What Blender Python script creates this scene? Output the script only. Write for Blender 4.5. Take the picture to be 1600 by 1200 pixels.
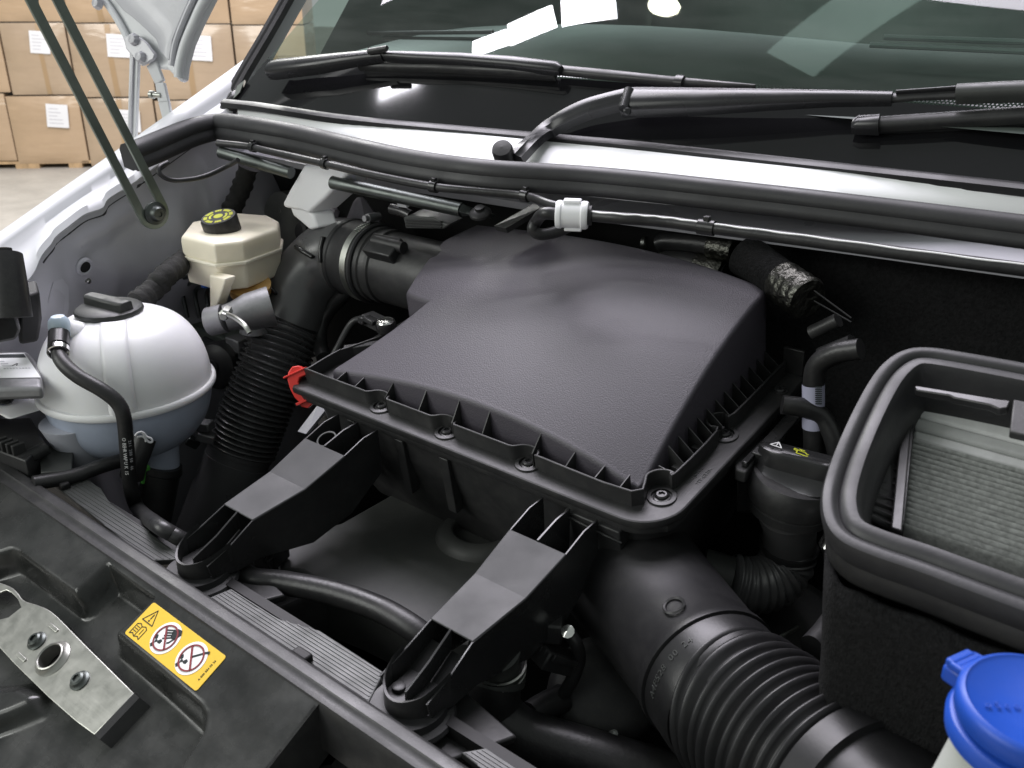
import bpy, math, random
from mathutils import Vector as V, Matrix
random.seed(7)
for o in list(bpy.data.objects): bpy.data.objects.remove(o)
scn = bpy.context.scene
COL = scn.collection
R = math.radians
# ------------------------------------------------------------------ camera
# eye is the datum of the model (z = 0); everything is lifted by EYE at the end so the floor is z = 0
EYE = 1.62
FPX, PITCH, AZ = 1449.0, R(23.5), R(50.7)
cam = bpy.data.cameras.new('camera'); camo = bpy.data.objects.new('camera', cam); COL.objects.link(camo)
cam.sensor_width = 36.0; cam.lens = 36.0*FPX/1600; cam.clip_start = 0.02; cam.clip_end = 200
camo.rotation_euler = (R(90)-PITCH, 0, R(90)-AZ)
scn.camera = camo
cam.dof.use_dof = True; cam.dof.focus_distance = 1.0; cam.dof.aperture_fstop = 14
# ------------------------------------------------------------------ light
w = bpy.data.worlds.new('World'); scn.world = w; w.use_nodes = True
bg = w.node_tree.nodes['Background']; bg.inputs[0].default_value = (0.86, 0.93, 0.90, 1); bg.inputs[1].default_value = 0.28
def area(name, loc, target, sx, sy, rad, col, shape='RECTANGLE', spin=0):
    l = bpy.data.lights.new(name, 'AREA'); l.shape = shape; l.size = sx; l.size_y = sy; l.color = col
    a = sx*sy*(math.pi/4 if shape in ('ELLIPSE', 'DISK') else 1)
    l.energy = rad*a*math.pi
    o = bpy.data.objects.new(name, l); COL.objects.link(o); o.location = loc
    o.rotation_euler = (V(target)-V(loc)).to_track_quat('-Z', 'Y').to_euler()
    o.rotation_euler.rotate_axis('Z', spin)
    return o
# roof skylights of the hall (panels and strip show in the windscreen) and one round hall lamp
SKY = R(25)
def roof(name, x, y, sx, sy, rad, col, shape='RECTANGLE', spin=0.0, z=4.5):
    l = bpy.data.lights.new(name, 'AREA'); l.shape = shape; l.size = sx; l.size_y = sy; l.color = col
    l.energy = rad*sx*sy*math.pi*(math.pi/4 if shape in ('ELLIPSE', 'DISK') else 1)
    o = bpy.data.objects.new(name, l); COL.objects.link(o); o.location = (x, y, z); o.rotation_euler = (0, 0, spin); return o
CS = (.95, .93, 1.0)
roof('skylight_panel', -4.62, .25, .55, .13, 45, CS, spin=R(14))
roof('skylight_panel', -3.62, .65, .40, .16, 45, CS, spin=R(22))
roof('skylight_panel', -3.28, .83, .42, .22, 45, CS, spin=R(30))
roof('skylight_panel', -2.86, 1.06, .42, .30, 45, CS, spin=R(20))
roof('round_hall_lamp', -2.34, 1.16, .20, .17, 40, (1, .98, .80), 'ELLIPSE')
roof('roof_light_strip', -1.42, 1.52, .22, 1.25, 1.8, (.72, 1.0, .90), spin=R(-23))
roof('lid_sheen_lamp', -3.3, 3.0, 4.8, 3.1, 10.5, (.95, .90, 1.0), spin=R(4))  # added soft lamp for the lid sheen, kept out of the windscreen reflection
area('rear_sheen_lamp', (-5.2, 4.6, 4.2), (-.6, .7, -.35), 2.6, 2.0, 4, (.95, .92, 1.0))  # added lamp, gives the rear left of the lid its sheen
area('high_window', (-8.6, 4.9, 4.8), (-.9, .4, -.5), 2.6, 1.8, 15, (1, 1, .95))
area('carton_fill_lamp', (-5.6, .2, 2.2), (-8.8, 4.0, -.7), 3, 2, 6.3, (1, .97, .91))  # added fill lamp that brightens the cartons
area('hose_highlight_lamp', (-3.4, -2.5, 1.3), (-.9, .6, -.5), .40, 2.2, 6, (1, 1, .97))  # added narrow lamp for crisp highlights on the hoses
area('front_fill_lamp', (-2.6, -3.2, 1.6), (-.7, .4, -.5), 3.2, 2.6, 2.6, (.98, 1.0, .95))  # added fill lamp, lifts the front faces and recesses

scn.view_settings.view_transform = 'Standard'; scn.view_settings.look = 'None'
scn.view_settings.exposure = 0.38; scn.view_settings.gamma = 1.0; scn.view_settings.use_curve_mapping = False
scn.render.engine = 'CYCLES'; scn.cycles.max_bounces = 8; scn.cycles.transparent_max_bounces = 8
scn.cycles.use_denoising = True
scn.cycles.sample_clamp_indirect = 6.0
# ------------------------------------------------------------------ survey helpers: a sight line of the photograph met with a known plane of the van
_fw = V((-math.cos(AZ), math.sin(AZ), 0)); _rt = V((math.sin(AZ), math.cos(AZ), 0)); _up = V((0, 0, 1))
_fc = _fw*math.cos(PITCH)-_up*math.sin(PITCH); _uc = _fw*math.sin(PITCH)+_up*math.cos(PITCH)
def ray(u, v): return _rt*(u-800)+_uc*(600-v)+_fc*FPX
def P(u, v, z=None, y=None, x=None):
    d = ray(u, v)
    if z is not None: return d*(z/d.z)
    if y is not None: return d*(y/d.y)
    return d*(x/d.x)
def PP(u, v, p, n):
    d = ray(u, v); n = V(n); return d*(V(p).dot(n)/d.dot(n))
def lerp(a, b, t): return a+(b-a)*t
def interp(x, xs, ys):
    if x <= xs[0]: return ys[0]
    for i in range(len(xs)-1):
        if x <= xs[i+1]:
            t = (x-xs[i])/(xs[i+1]-xs[i]); return ys[i]+(ys[i+1]-ys[i])*t
    return ys[-1]
def sstep(a, b, x):
    t = min(1, max(0, (x-a)/(b-a))); return t*t*(3-2*t)
def spline(pts, n=8):
    pts = [V(p) for p in pts]; out = []
    for i in range(len(pts)-1):
        p0 = pts[i-1] if i else pts[0]*2-pts[1]; p1 = pts[i]; p2 = pts[i+1]
        p3 = pts[i+2] if i+2 < len(pts) else pts[-1]*2-pts[-2]
        for k in range(n):
            t = k/n
            out.append(0.5*((2*p1)+(p2-p0)*t+(2*p0-5*p1+4*p2-p3)*t*t+(3*p1-p0-3*p2+p3)*t**3))
    out.append(pts[-1]); return out
def resample(pts, n):
    L = [0]
    for a, b in zip(pts, pts[1:]): L.append(L[-1]+(b-a).length)
    out = []; j = 0
    for i in range(n+1):
        s = L[-1]*i/n
        while j < len(L)-2 and L[j+1] < s: j += 1
        t = (s-L[j])/max(1e-9, L[j+1]-L[j]); out.append(pts[j].lerp(pts[j+1], t))
    return out, L[-1]
def frames(pts, up=None):
    n = len(pts); T = []
    for i in range(n):
        T.append((pts[min(i+1, n-1)]-pts[max(i-1, 0)]).normalized())
    fr = []
    if up is not None:
        for t in T:
            s = t.cross(V(up)).normalized(); fr.append((s, s.cross(t).normalized(), t))
        return fr
    a = T[0].orthogonal().normalized()
    for t in T:
        a = (a-t*a.dot(t)).normalized(); fr.append((a, t.cross(a), t))
    return fr
class B:
    def __init__(s): s.v = []; s.f = []
    def add(s, vs, fs):
        k = len(s.v); s.v += [V(p) for p in vs]; s.f += [tuple(i+k for i in f) for f in fs]; return s
    def loft(s, loops, cap=True, closed=True):
        n = len(loops[0]); vs = [p for l in loops for p in l]; fs = []
        for i in range(len(loops)-1):
            for j in range(n if closed else n-1):
                fs.append((i*n+j, i*n+(j+1) % n, (i+1)*n+(j+1) % n, (i+1)*n+j))
        if cap and closed:
            fs.append(tuple(range(n))[::-1]); fs.append(tuple(range((len(loops)-1)*n, len(loops)*n)))
        return s.add(vs, fs)
    def tube(s, pts, r, seg=16, cap=True):
        pts = [V(p) for p in pts]; fr = frames(pts); loops = []
        for i, (p, (a, b, t)) in enumerate(zip(pts, fr)):
            rr = r[i] if isinstance(r, (list, tuple)) else r
            loops.append([p+a*math.cos(2*math.pi*k/seg)*rr+b*math.sin(2*math.pi*k/seg)*rr for k in range(seg)])
        return s.loft(loops, cap)
    def sweep(s, prof, pts, up, cap=True, scale=None, closed=True):
        pts = [V(p) for p in pts]; fr = frames(pts, up); loops = []
        for i, (p, (a, b, t)) in enumerate(zip(pts, fr)):
            k = scale[i] if scale else 1
            loops.append([p+a*x*k+b*y*k for x, y in prof])
        return s.loft(loops, cap, closed)
    def lathe(s, prof, o=(0, 0, 0), ax=(0, 0, 1), seg=32, cap=True, xd=None, fn=None):
        ax = V(ax).normalized(); a = V(xd) if xd is not None else ax.orthogonal()
        a = (a-ax*a.dot(ax)).normalized(); b = ax.cross(a); o = V(o); loops = []
        for q, (r, h) in enumerate(prof):
            L = []
            for k in range(seg):
                t = 2*math.pi*k/seg; rr = r if fn is None else fn(r, h, t)
                L.append(o+ax*h+a*math.cos(t)*rr+b*math.sin(t)*rr)
            loops.append(L)
        return s.loft(loops, cap)
    def grid(s, fn, nu, nv):
        vs = [fn(i/nu, j/nv) for j in range(nv+1) for i in range(nu+1)]; fs = []
        for j in range(nv):
            for i in range(nu):
                k = j*(nu+1)+i; fs.append((k, k+1, k+nu+2, k+nu+1))
        return s.add(vs, fs)
    def box(s, c, size, M=None):
        c = V(c); vs = []
        for z in (-.5, .5):
            for x, y in ((-.5, -.5), (.5, -.5), (.5, .5), (-.5, .5)):
                p = V((x*size[0], y*size[1], z*size[2])); vs.append(c+(M @ p if M else p))
        return s.add(vs, [(3, 2, 1, 0), (4, 5, 6, 7), (0, 1, 5, 4), (1, 2, 6, 5), (2, 3, 7, 6), (3, 0, 4, 7)])
    def prism(s, poly, d):
        poly = [V(p) for p in poly]; d = V(d); n = len(poly)
        nm = V((0, 0, 0))
        for i in range(n): nm += (poly[i]-poly[0]).cross(poly[(i+1) % n]-poly[0])
        if nm.dot(d) > 0: poly = poly[::-1]
        return s.loft([poly, [p+d for p in poly]])
    def xf(s, M): s.v = [M @ p for p in s.v]; return s
    def hexa(s, a, b): return s.loft([a, b])
def meshdata(name, b, m, smooth=35, origin=V((0, 0, 0))):
    me = bpy.data.meshes.new(name); me.from_pydata([tuple(p-origin) for p in b.v], [], b.f); me.update()
    if smooth:
        me.polygons.foreach_set('use_smooth', [True]*len(me.polygons)); me.set_sharp_from_angle(angle=R(smooth))
    if m is not None: me.materials.append(m)
    return me
ROOTLOC = {}
def thing(name, label, cat, loc, group=None):
    o = bpy.data.objects.new(name, None); COL.objects.link(o); o.location = V(loc); o.empty_display_size = .02
    o['label'] = label; o['category'] = cat
    if group: o['group'] = group
    ROOTLOC[o.name] = V(loc); return o
def put(name, b, m, parent=None, smooth=35, bevel=0, label=None, cat=None, kind=None, group=None, seg=2, solid=0, fix=True, subsurf=0):
    org = ROOTLOC[parent.name] if parent is not None else sum(b.v, V((0, 0, 0)))/len(b.v)
    me = meshdata(name, b, m, smooth, org)
    if fix:
        import bmesh
        bm = bmesh.new(); bm.from_mesh(me); bmesh.ops.recalc_face_normals(bm, faces=bm.faces); bm.to_mesh(me); bm.free()
        if smooth: me.set_sharp_from_angle(angle=R(smooth))
    o = bpy.data.objects.new(name, me); COL.objects.link(o)
    if parent is not None: o.parent = parent; ROOTLOC[o.name] = org
    else: o.location = org; ROOTLOC[o.name] = org
    if solid:
        md = o.modifiers.new('solid', 'SOLIDIFY'); md.thickness = solid; md.offset = 0
    if bevel:
        md = o.modifiers.new('bevel', 'BEVEL'); md.width = bevel; md.segments = seg; md.limit_method = 'ANGLE'; md.angle_limit = R(40); md.harden_normals = False
    if subsurf:
        md = o.modifiers.new('sub', 'SUBSURF'); md.levels = subsurf; md.render_levels = subsurf
    if label: o['label'] = label
    if cat: o['category'] = cat
    if kind: o['kind'] = kind
    if group: o['group'] = group
    return o
def inst(name, me, parent, M):
    o = bpy.data.objects.new(name, me); COL.objects.link(o); o.parent = parent
    M = M.copy(); M.translation = M.translation-ROOTLOC[parent.name]; o.matrix_local = M; return o
def basis(o, ex, ey=None, ez=None):
    ex = V(ex).normalized()
    if ez is None: ez = ex.cross(V(ey)).normalized(); ey = ez.cross(ex)
    else: ez = V(ez).normalized(); ey = ez.cross(ex).normalized(); ex = ey.cross(ez)
    M = Matrix((ex, ey, ez)).transposed().to_4x4(); M.translation = V(o); return M
def curve_b(loops, thick, bev, M, res=4):
    """filled 2-D outline (with holes), thickness along local z from 0 to thick"""
    cu = bpy.data.curves.new('c', 'CURVE'); cu.dimensions = '2D'; cu.fill_mode = 'BOTH'; cu.extrude = max(1e-6, thick/2-bev); cu.bevel_depth = bev; cu.bevel_resolution = 1; cu.offset = -bev
    for L in loops:
        sp = cu.splines.new('POLY'); sp.points.add(len(L)-1); sp.use_cyclic_u = True
        for p, q in zip(sp.points, L): p.co = (q[0], q[1], 0, 1)
    ob = bpy.data.objects.new('c', cu); me = bpy.data.meshes.new_from_object(ob)
    b = B(); b.add([M @ (v.co+V((0, 0, thick/2))) for v in me.vertices], [tuple(p.vertices) for p in me.polygons])
    bpy.data.objects.remove(ob); bpy.data.curves.remove(cu); bpy.data.meshes.remove(me); return b
def text_b(txt, size, M, thick=.0002, align='CENTER', sx=1.0):
    cu = bpy.data.curves.new('t', 'FONT'); cu.body = txt; cu.size = size; cu.extrude = thick/2; cu.align_x = align; cu.align_y = 'CENTER'; cu.resolution_u = 2
    ob = bpy.data.objects.new('t', cu); me = bpy.data.meshes.new_from_object(ob); b = B()
    b.add([M @ V((v.co.x*sx, v.co.y, v.co.z+thick/2)) for v in me.vertices], [tuple(p.vertices) for p in me.polygons])
    bpy.data.objects.remove(ob); bpy.data.curves.remove(cu); bpy.data.meshes.remove(me); return b
def circ(cx, cy, r, n=24, a0=0, a1=360, ry=None):
    full = abs(a1-a0) >= 360
    return [(cx+r*math.cos(R(a0+(a1-a0)*k/(n if full else n-1))), cy+(ry or r)*math.sin(R(a0+(a1-a0)*k/(n if full else n-1)))) for k in range(n)]
def rrect(x0, y0, x1, y1, r, n=5):
    out = []
    for cx, cy, a in ((x1-r, y1-r, 0), (x0+r, y1-r, 90), (x0+r, y0+r, 180), (x1-r, y0+r, 270)):
        for k in range(n+1): out.append((cx+r*math.cos(R(a+90*k/n)), cy+r*math.sin(R(a+90*k/n))))
    return out
def stroke(pts, wd, closed=False):
    """poly-line to a list of quads (outline strokes of a pictogram)"""
    out = []
    q = pts+[pts[0]] if closed else pts
    for (x0, y0), (x1, y1) in zip(q, q[1:]):
        L = math.hypot(x1-x0, y1-y0) or 1; nx, ny = -(y1-y0)/L*wd/2, (x1-x0)/L*wd/2; ex, ey = (x1-x0)/L*wd*.35, (y1-y0)/L*wd*.35
        out.append([(x0+nx-ex, y0+ny-ey), (x1+nx+ex, y1+ny+ey), (x1-nx+ex, y1-ny+ey), (x0-nx-ex, y0-ny-ey)])
    return out
def prints(polys, M, thick=.00025):
    b = B()
    for L in polys: b.prism([M @ V((x, y, 0)) for x, y in L], M.to_3x3() @ V((0, 0, thick)))
    return b
# ------------------------------------------------------------------ materials
def mat(name, col, rough=.5, metal=0, spec=.5, bump=0, bscale=400, var=0, vscale=6, rvar=.0, rscale=18, coat=0, sss=0, trans=0, ior=1.45, aniso=None, sheen=0, emit=0, scratch=0, col2=None, bdist=.001, dust=0, dscale=45):
    m = bpy.data.materials.new(name); m.use_nodes = True; nt = m.node_tree; N = nt.nodes; Lk = nt.links
    p = N['Principled BSDF']
    p.inputs['Base Color'].default_value = (*col, 1); p.inputs['Roughness'].default_value = rough; p.inputs['Metallic'].default_value = metal
    p.inputs['Specular IOR Level'].default_value = spec; p.inputs['IOR'].default_value = ior
    p.inputs['Coat Weight'].default_value = coat; p.inputs['Coat Roughness'].default_value = .08
    if sss:
        p.inputs['Subsurface Weight'].default_value = sss; p.inputs['Subsurface Radius'].default_value = (.02, .02, .022); p.inputs['Subsurface Scale'].default_value = .6
    p.inputs['Transmission Weight'].default_value = trans
    p.inputs['Sheen Weight'].default_value = sheen
    tc = N.new('ShaderNodeTexCoord')
    if var or col2:
        n = N.new('ShaderNodeTexNoise'); n.inputs['Scale'].default_value = vscale; n.inputs['Detail'].default_value = 6; n.inputs['Roughness'].default_value = .62
        Lk.new(tc.outputs['Object'], n.inputs['Vector'])
        rp = N.new('ShaderNodeValToRGB'); rp.color_ramp.elements[0].position = .32; rp.color_ramp.elements[1].position = .7
        c2 = col2 if col2 else tuple(min(1, c*(1+var)) for c in col); c1 = tuple(c*(1-var) for c in col)
        rp.color_ramp.elements[0].color = (*c1, 1); rp.color_ramp.elements[1].color = (*c2, 1)
        Lk.new(n.outputs['Fac'], rp.inputs['Fac']); Lk.new(rp.outputs['Color'], p.inputs['Base Color'])
    if dust:
        src = p.inputs['Base Color'].links[0].from_socket if p.inputs['Base Color'].links else None
        n1 = N.new('ShaderNodeTexNoise'); n1.inputs['Scale'].default_value = dscale; n1.inputs['Detail'].default_value = 12; n1.inputs['Roughness'].default_value = .75
        n2 = N.new('ShaderNodeTexNoise'); n2.inputs['Scale'].default_value = 900; n2.inputs['Detail'].default_value = 2
        for q in (n1, n2): Lk.new(tc.outputs['Object'], q.inputs['Vector'])
        r1 = N.new('ShaderNodeMapRange'); r1.inputs['From Min'].default_value = .45; r1.inputs['From Max'].default_value = .75; r1.inputs['To Max'].default_value = dust
        r2 = N.new('ShaderNodeMapRange'); r2.inputs['From Min'].default_value = .66; r2.inputs['From Max'].default_value = .76; r2.inputs['To Max'].default_value = dust*1.6
        Lk.new(n1.outputs['Fac'], r1.inputs['Value']); Lk.new(n2.outputs['Fac'], r2.inputs['Value'])
        ad = N.new('ShaderNodeMath'); ad.operation = 'ADD'; ad.use_clamp = True; Lk.new(r1.outputs[0], ad.inputs[0]); Lk.new(r2.outputs[0], ad.inputs[1])
        mx = N.new('ShaderNodeMix'); mx.data_type = 'RGBA'; Lk.new(ad.outputs[0], mx.inputs[0]); mx.inputs[7].default_value = (.16, .155, .14, 1)
        if src: Lk.new(src, mx.inputs[6])
        else: mx.inputs[6].default_value = (*col, 1)
        Lk.new(mx.outputs[2], p.inputs['Base Color'])
    if rvar:
        n = N.new('ShaderNodeTexNoise'); n.inputs['Scale'].default_value = rscale; n.inputs['Detail'].default_value = 5
        Lk.new(tc.outputs['Object'], n.inputs['Vector'])
        mr = N.new('ShaderNodeMapRange'); mr.inputs['From Min'].default_value = .3; mr.inputs['From Max'].default_value = .7
        mr.inputs['To Min'].default_value = max(.02, rough-rvar); mr.inputs['To Max'].default_value = min(1, rough+rvar)
        Lk.new(n.outputs['Fac'], mr.inputs['Value']); Lk.new(mr.outputs['Result'], p.inputs['Roughness'])
    if bump:
        n = N.new('ShaderNodeTexNoise'); n.inputs['Scale'].default_value = bscale; n.inputs['Detail'].default_value = 3
        if aniso:
            mp = N.new('ShaderNodeMapping'); mp.inputs['Scale'].default_value = aniso; Lk.new(tc.outputs['Object'], mp.inputs['Vector']); Lk.new(mp.outputs['Vector'], n.inputs['Vector'])
        else: Lk.new(tc.outputs['Object'], n.inputs['Vector'])
        bp = N.new('ShaderNodeBump'); bp.inputs['Strength'].default_value = bump; bp.inputs['Distance'].default_value = bdist
        Lk.new(n.outputs['Fac'], bp.inputs['Height']); Lk.new(bp.outputs['Normal'], p.inputs['Normal'])
        if coat >= 1: Lk.new(bp.outputs['Normal'], p.inputs['Coat Normal']); p.inputs['Coat Roughness'].default_value = .16
    return m
MAT = dict(
    lid=mat('grained_black_plastic', (.060, .053, .068), .52, spec=1.0, bump=.65, bscale=850, bdist=.0008, dust=.02, dscale=120),
    plastic=mat('black_plastic', (.024, .024, .025), .42, bump=.12, bscale=260, rvar=.12, var=.25, dust=.14),
    plastic_gloss=mat('smooth_black_plastic', (.022, .022, .023), .24, rvar=.09, var=.25, dust=.06),
    plastic_grey=mat('charcoal_plastic', (.044, .047, .045), .44, bump=.05, bscale=300, rvar=.10, rscale=40, var=.2, dust=.10, dscale=70),
    leg=mat('moulded_nylon', (.034, .035, .036), .55, bump=.03, bscale=80, rvar=.07, rscale=25, var=.15, vscale=12, dust=.05, dscale=60),
    panel=mat('worn_black_panel', (.024, .025, .024), .25, bump=.14, bscale=110, aniso=(.35, 1.6, 1), rvar=.14, rscale=30, var=.35, vscale=25, dust=.10, dscale=26),
    rubber=mat('black_rubber', (.026, .026, .028), .50, bump=.10, bscale=300, rvar=.1, var=.25, dust=.06, dscale=60),
    hose=mat('black_hose', (.020, .020, .021), .38, bump=.25, bscale=220, rvar=.1, var=.3, dust=.10, dscale=80),
    steel=mat('zinc_steel', (.42, .43, .40), .36, metal=1, bump=.08, bscale=90, rvar=.12, var=.15, vscale=20),
    darksteel=mat('dark_steel', (.11, .12, .115), .42, metal=1, rvar=.1, var=.25, vscale=20),
    greensteel=mat('olive_steel', (.20, .23, .20), .40, metal=.6, rvar=.1, var=.2, vscale=14),
    alu=mat('cast_aluminium', (.30, .30, .31), .58, metal=.8, bump=.3, bscale=160, rvar=.12, var=.15, vscale=30),
    plate=mat('galvanised_plate', (.40, .40, .37), .38, metal=.95, bump=.10, bscale=160, aniso=(.15, 2, 1), rvar=.07, rscale=90, var=.08, vscale=60),
    chrome=mat('bright_metal', (.72, .72, .70), .16, metal=1, rvar=.06),
    white=mat('white_paint', (.64, .65, .67), .45, coat=.12, var=.02, vscale=3),
    greypaint=mat('primer_grey_paint', (.43, .43, .465), .34, coat=.25, var=.07, vscale=5, rvar=.08, bump=.05, bscale=60),
    tank=mat('milky_plastic', (.90, .90, .92), .38, sss=.45, var=.03, vscale=9, bump=.1, bscale=120),
    tanklow=mat('milky_plastic_with_coolant', (.44, .49, .60), .36, sss=.4, var=.12, vscale=9, bump=.1, bscale=120),
    cream=mat('cream_plastic', (.90, .83, .67), .36, sss=.3, var=.05, vscale=12),
    amber=mat('amber_plastic', (.55, .33, .11), .36, sss=.3, var=.15, vscale=16),
    whiteplastic=mat('white_plastic', (.86, .86, .88), .34, sss=.1, var=.03),
    clear=mat('clear_plastic', (.55, .52, .57), .18, trans=.35, ior=1.3, bump=.1, bscale=60),
    grey=mat('grey_sticker', (.55, .55, .58), .45, var=.05),
    red=mat('red_plastic', (.74, .045, .035), .36, var=.06),
    yellow=mat('yellow_print', (.72, .48, .05), .42, var=.05, vscale=20),
    lime=mat('lime_print', (.62, .64, .04), .45),
    inkwhite=mat('white_print', (.80, .80, .80), .5),
    inkblack=mat('black_print', (.012, .018, .020), .5),
    inkred=mat('dark_red_print', (.20, .03, .035), .5),
    blue=mat('blue_plastic', (.012, .070, .43), .40, var=.06, vscale=14, bump=.06, bscale=200, dust=.05),
    bottle=mat('frosted_bottle', (.46, .48, .45), .42, sss=.15, var=.06),
    felt=mat('black_felt', (.012, .012, .0125), .95, spec=.15, bump=.8, bscale=700, aniso=(1, 1, .5), var=.4, vscale=300, bdist=.002),
    pleat=mat('grey_filter_fleece', (.27, .28, .27), .95, spec=.1, bump=.2, bscale=700, var=.28, vscale=260, bdist=.001),
    foil=mat('crumpled_foil', (.09, .09, .08), .38, metal=1, bump=.9, bscale=110, bdist=.004, var=.4, vscale=60),
    dark=mat('engine_black', (.010, .010, .0105), .6, bump=.2, bscale=60, var=.4, vscale=12),
    greentie=mat('green_plastic', (.10, .42, .07), .4),
    bluetie=mat('bright_blue_plastic', (.02, .12, .55), .35),
    cardboard=mat('wrapped_brown_cardboard', (.42, .30, .185), .5, bump=.5, bscale=3.2, aniso=(.5, .5, 1.6), var=.10, vscale=1.6, coat=1, bdist=.05),
    paper=mat('white_paper', (.74, .75, .76), .6, var=.02),
    wood=mat('pale_pallet_wood', (.45, .31, .17), .75, var=.25, vscale=12, bump=.3, bscale=40),
    concrete=mat('warehouse_concrete', (.36, .34, .30), .55, var=.14, vscale=3, bump=.1, bscale=20, rvar=.1),
    interior=mat('dark_interior', (.10, .12, .11), .7, var=.3, vscale=3),
    trim=mat('satin_black_trim', (.016, .016, .017), .42, rvar=.06),
    elbow=mat('dull_ribbed_plastic', (.095, .095, .098), .32, spec=.9, rvar=.06, var=.2, dust=.08),
    bellows=mat('glossy_ribbed_plastic', (.085, .085, .088), .27, spec=1.0, rvar=.05, var=.2, dust=.05),
    cover=mat('grey_engine_cover', (.050, .052, .050), .45, bump=.06, bscale=200, var=.15, rvar=.08, dust=.12, dscale=30),
    cardboard2=mat('wrapped_pale_cardboard', (.38, .285, .19), .5, bump=.5, bscale=2.6, aniso=(.5, .5, 1.6), var=.12, vscale=1.4, coat=1, bdist=.05),
    tape=mat('brown_tape', (.36, .25, .14), .3),
    scuttle=mat('flat_white_paint', (.86, .87, .88), .75, spec=.3),
    duct=mat('black_duct_rubber', (.013, .013, .014), .40, bump=.06, bscale=300, rvar=.08, var=.2, dust=.05, dscale=60),
    wiper=mat('satin_black_metal', (.020, .020, .022), .28, rvar=.07),
    frit=mat('black_glass_edge', (.008, .008, .009), .07, var=.1),
)
# thin tinted windscreen glass
def glassmat():
    m = bpy.data.materials.new('tinted_windscreen_glass'); m.use_nodes = True; nt = m.node_tree; N = nt.nodes; Lk = nt.links
    N.remove(N['Principled BSDF']); out = N['Material Output']
    tr = N.new('ShaderNodeBsdfTransparent'); tr.inputs[0].default_value = (.62, .76, .69, 1)
    gl = N.new('ShaderNodeBsdfGlossy'); gl.inputs['Roughness'].default_value = .015
    fr = N.new('ShaderNodeFresnel'); fr.inputs[0].default_value = 1.52; mx = N.new('ShaderNodeMixShader')
    Lk.new(fr.outputs[0], mx.inputs[0]); Lk.new(tr.outputs[0], mx.inputs[1]); Lk.new(gl.outputs[0], mx.inputs[2])
    tc = N.new('ShaderNodeTexCoord'); mp = N.new('ShaderNodeMapping'); mp.inputs['Scale'].default_value = (1.5, 7, 7); nz = N.new('ShaderNodeTexNoise'); nz.inputs['Scale'].default_value = 5; nz.inputs['Detail'].default_value = 9
    Lk.new(tc.outputs['Object'], mp.inputs['Vector']); Lk.new(mp.outputs['Vector'], nz.inputs['Vector'])
    mr = N.new('ShaderNodeMapRange'); mr.inputs['From Min'].default_value = .35; mr.inputs['From Max'].default_value = .75; mr.inputs['To Max'].default_value = .045; Lk.new(nz.outputs['Fac'], mr.inputs['Value'])
    df = N.new('ShaderNodeBsdfDiffuse'); df.inputs[0].default_value = (.45, .48, .45, 1); m2 = N.new('ShaderNodeMixShader')
    Lk.new(mr.outputs[0], m2.inputs[0]); Lk.new(mx.outputs[0], m2.inputs[1]); Lk.new(df.outputs[0], m2.inputs[2]); Lk.new(m2.outputs[0], out.inputs[0]); return m
MAT['glass'] = glassmat()
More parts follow.
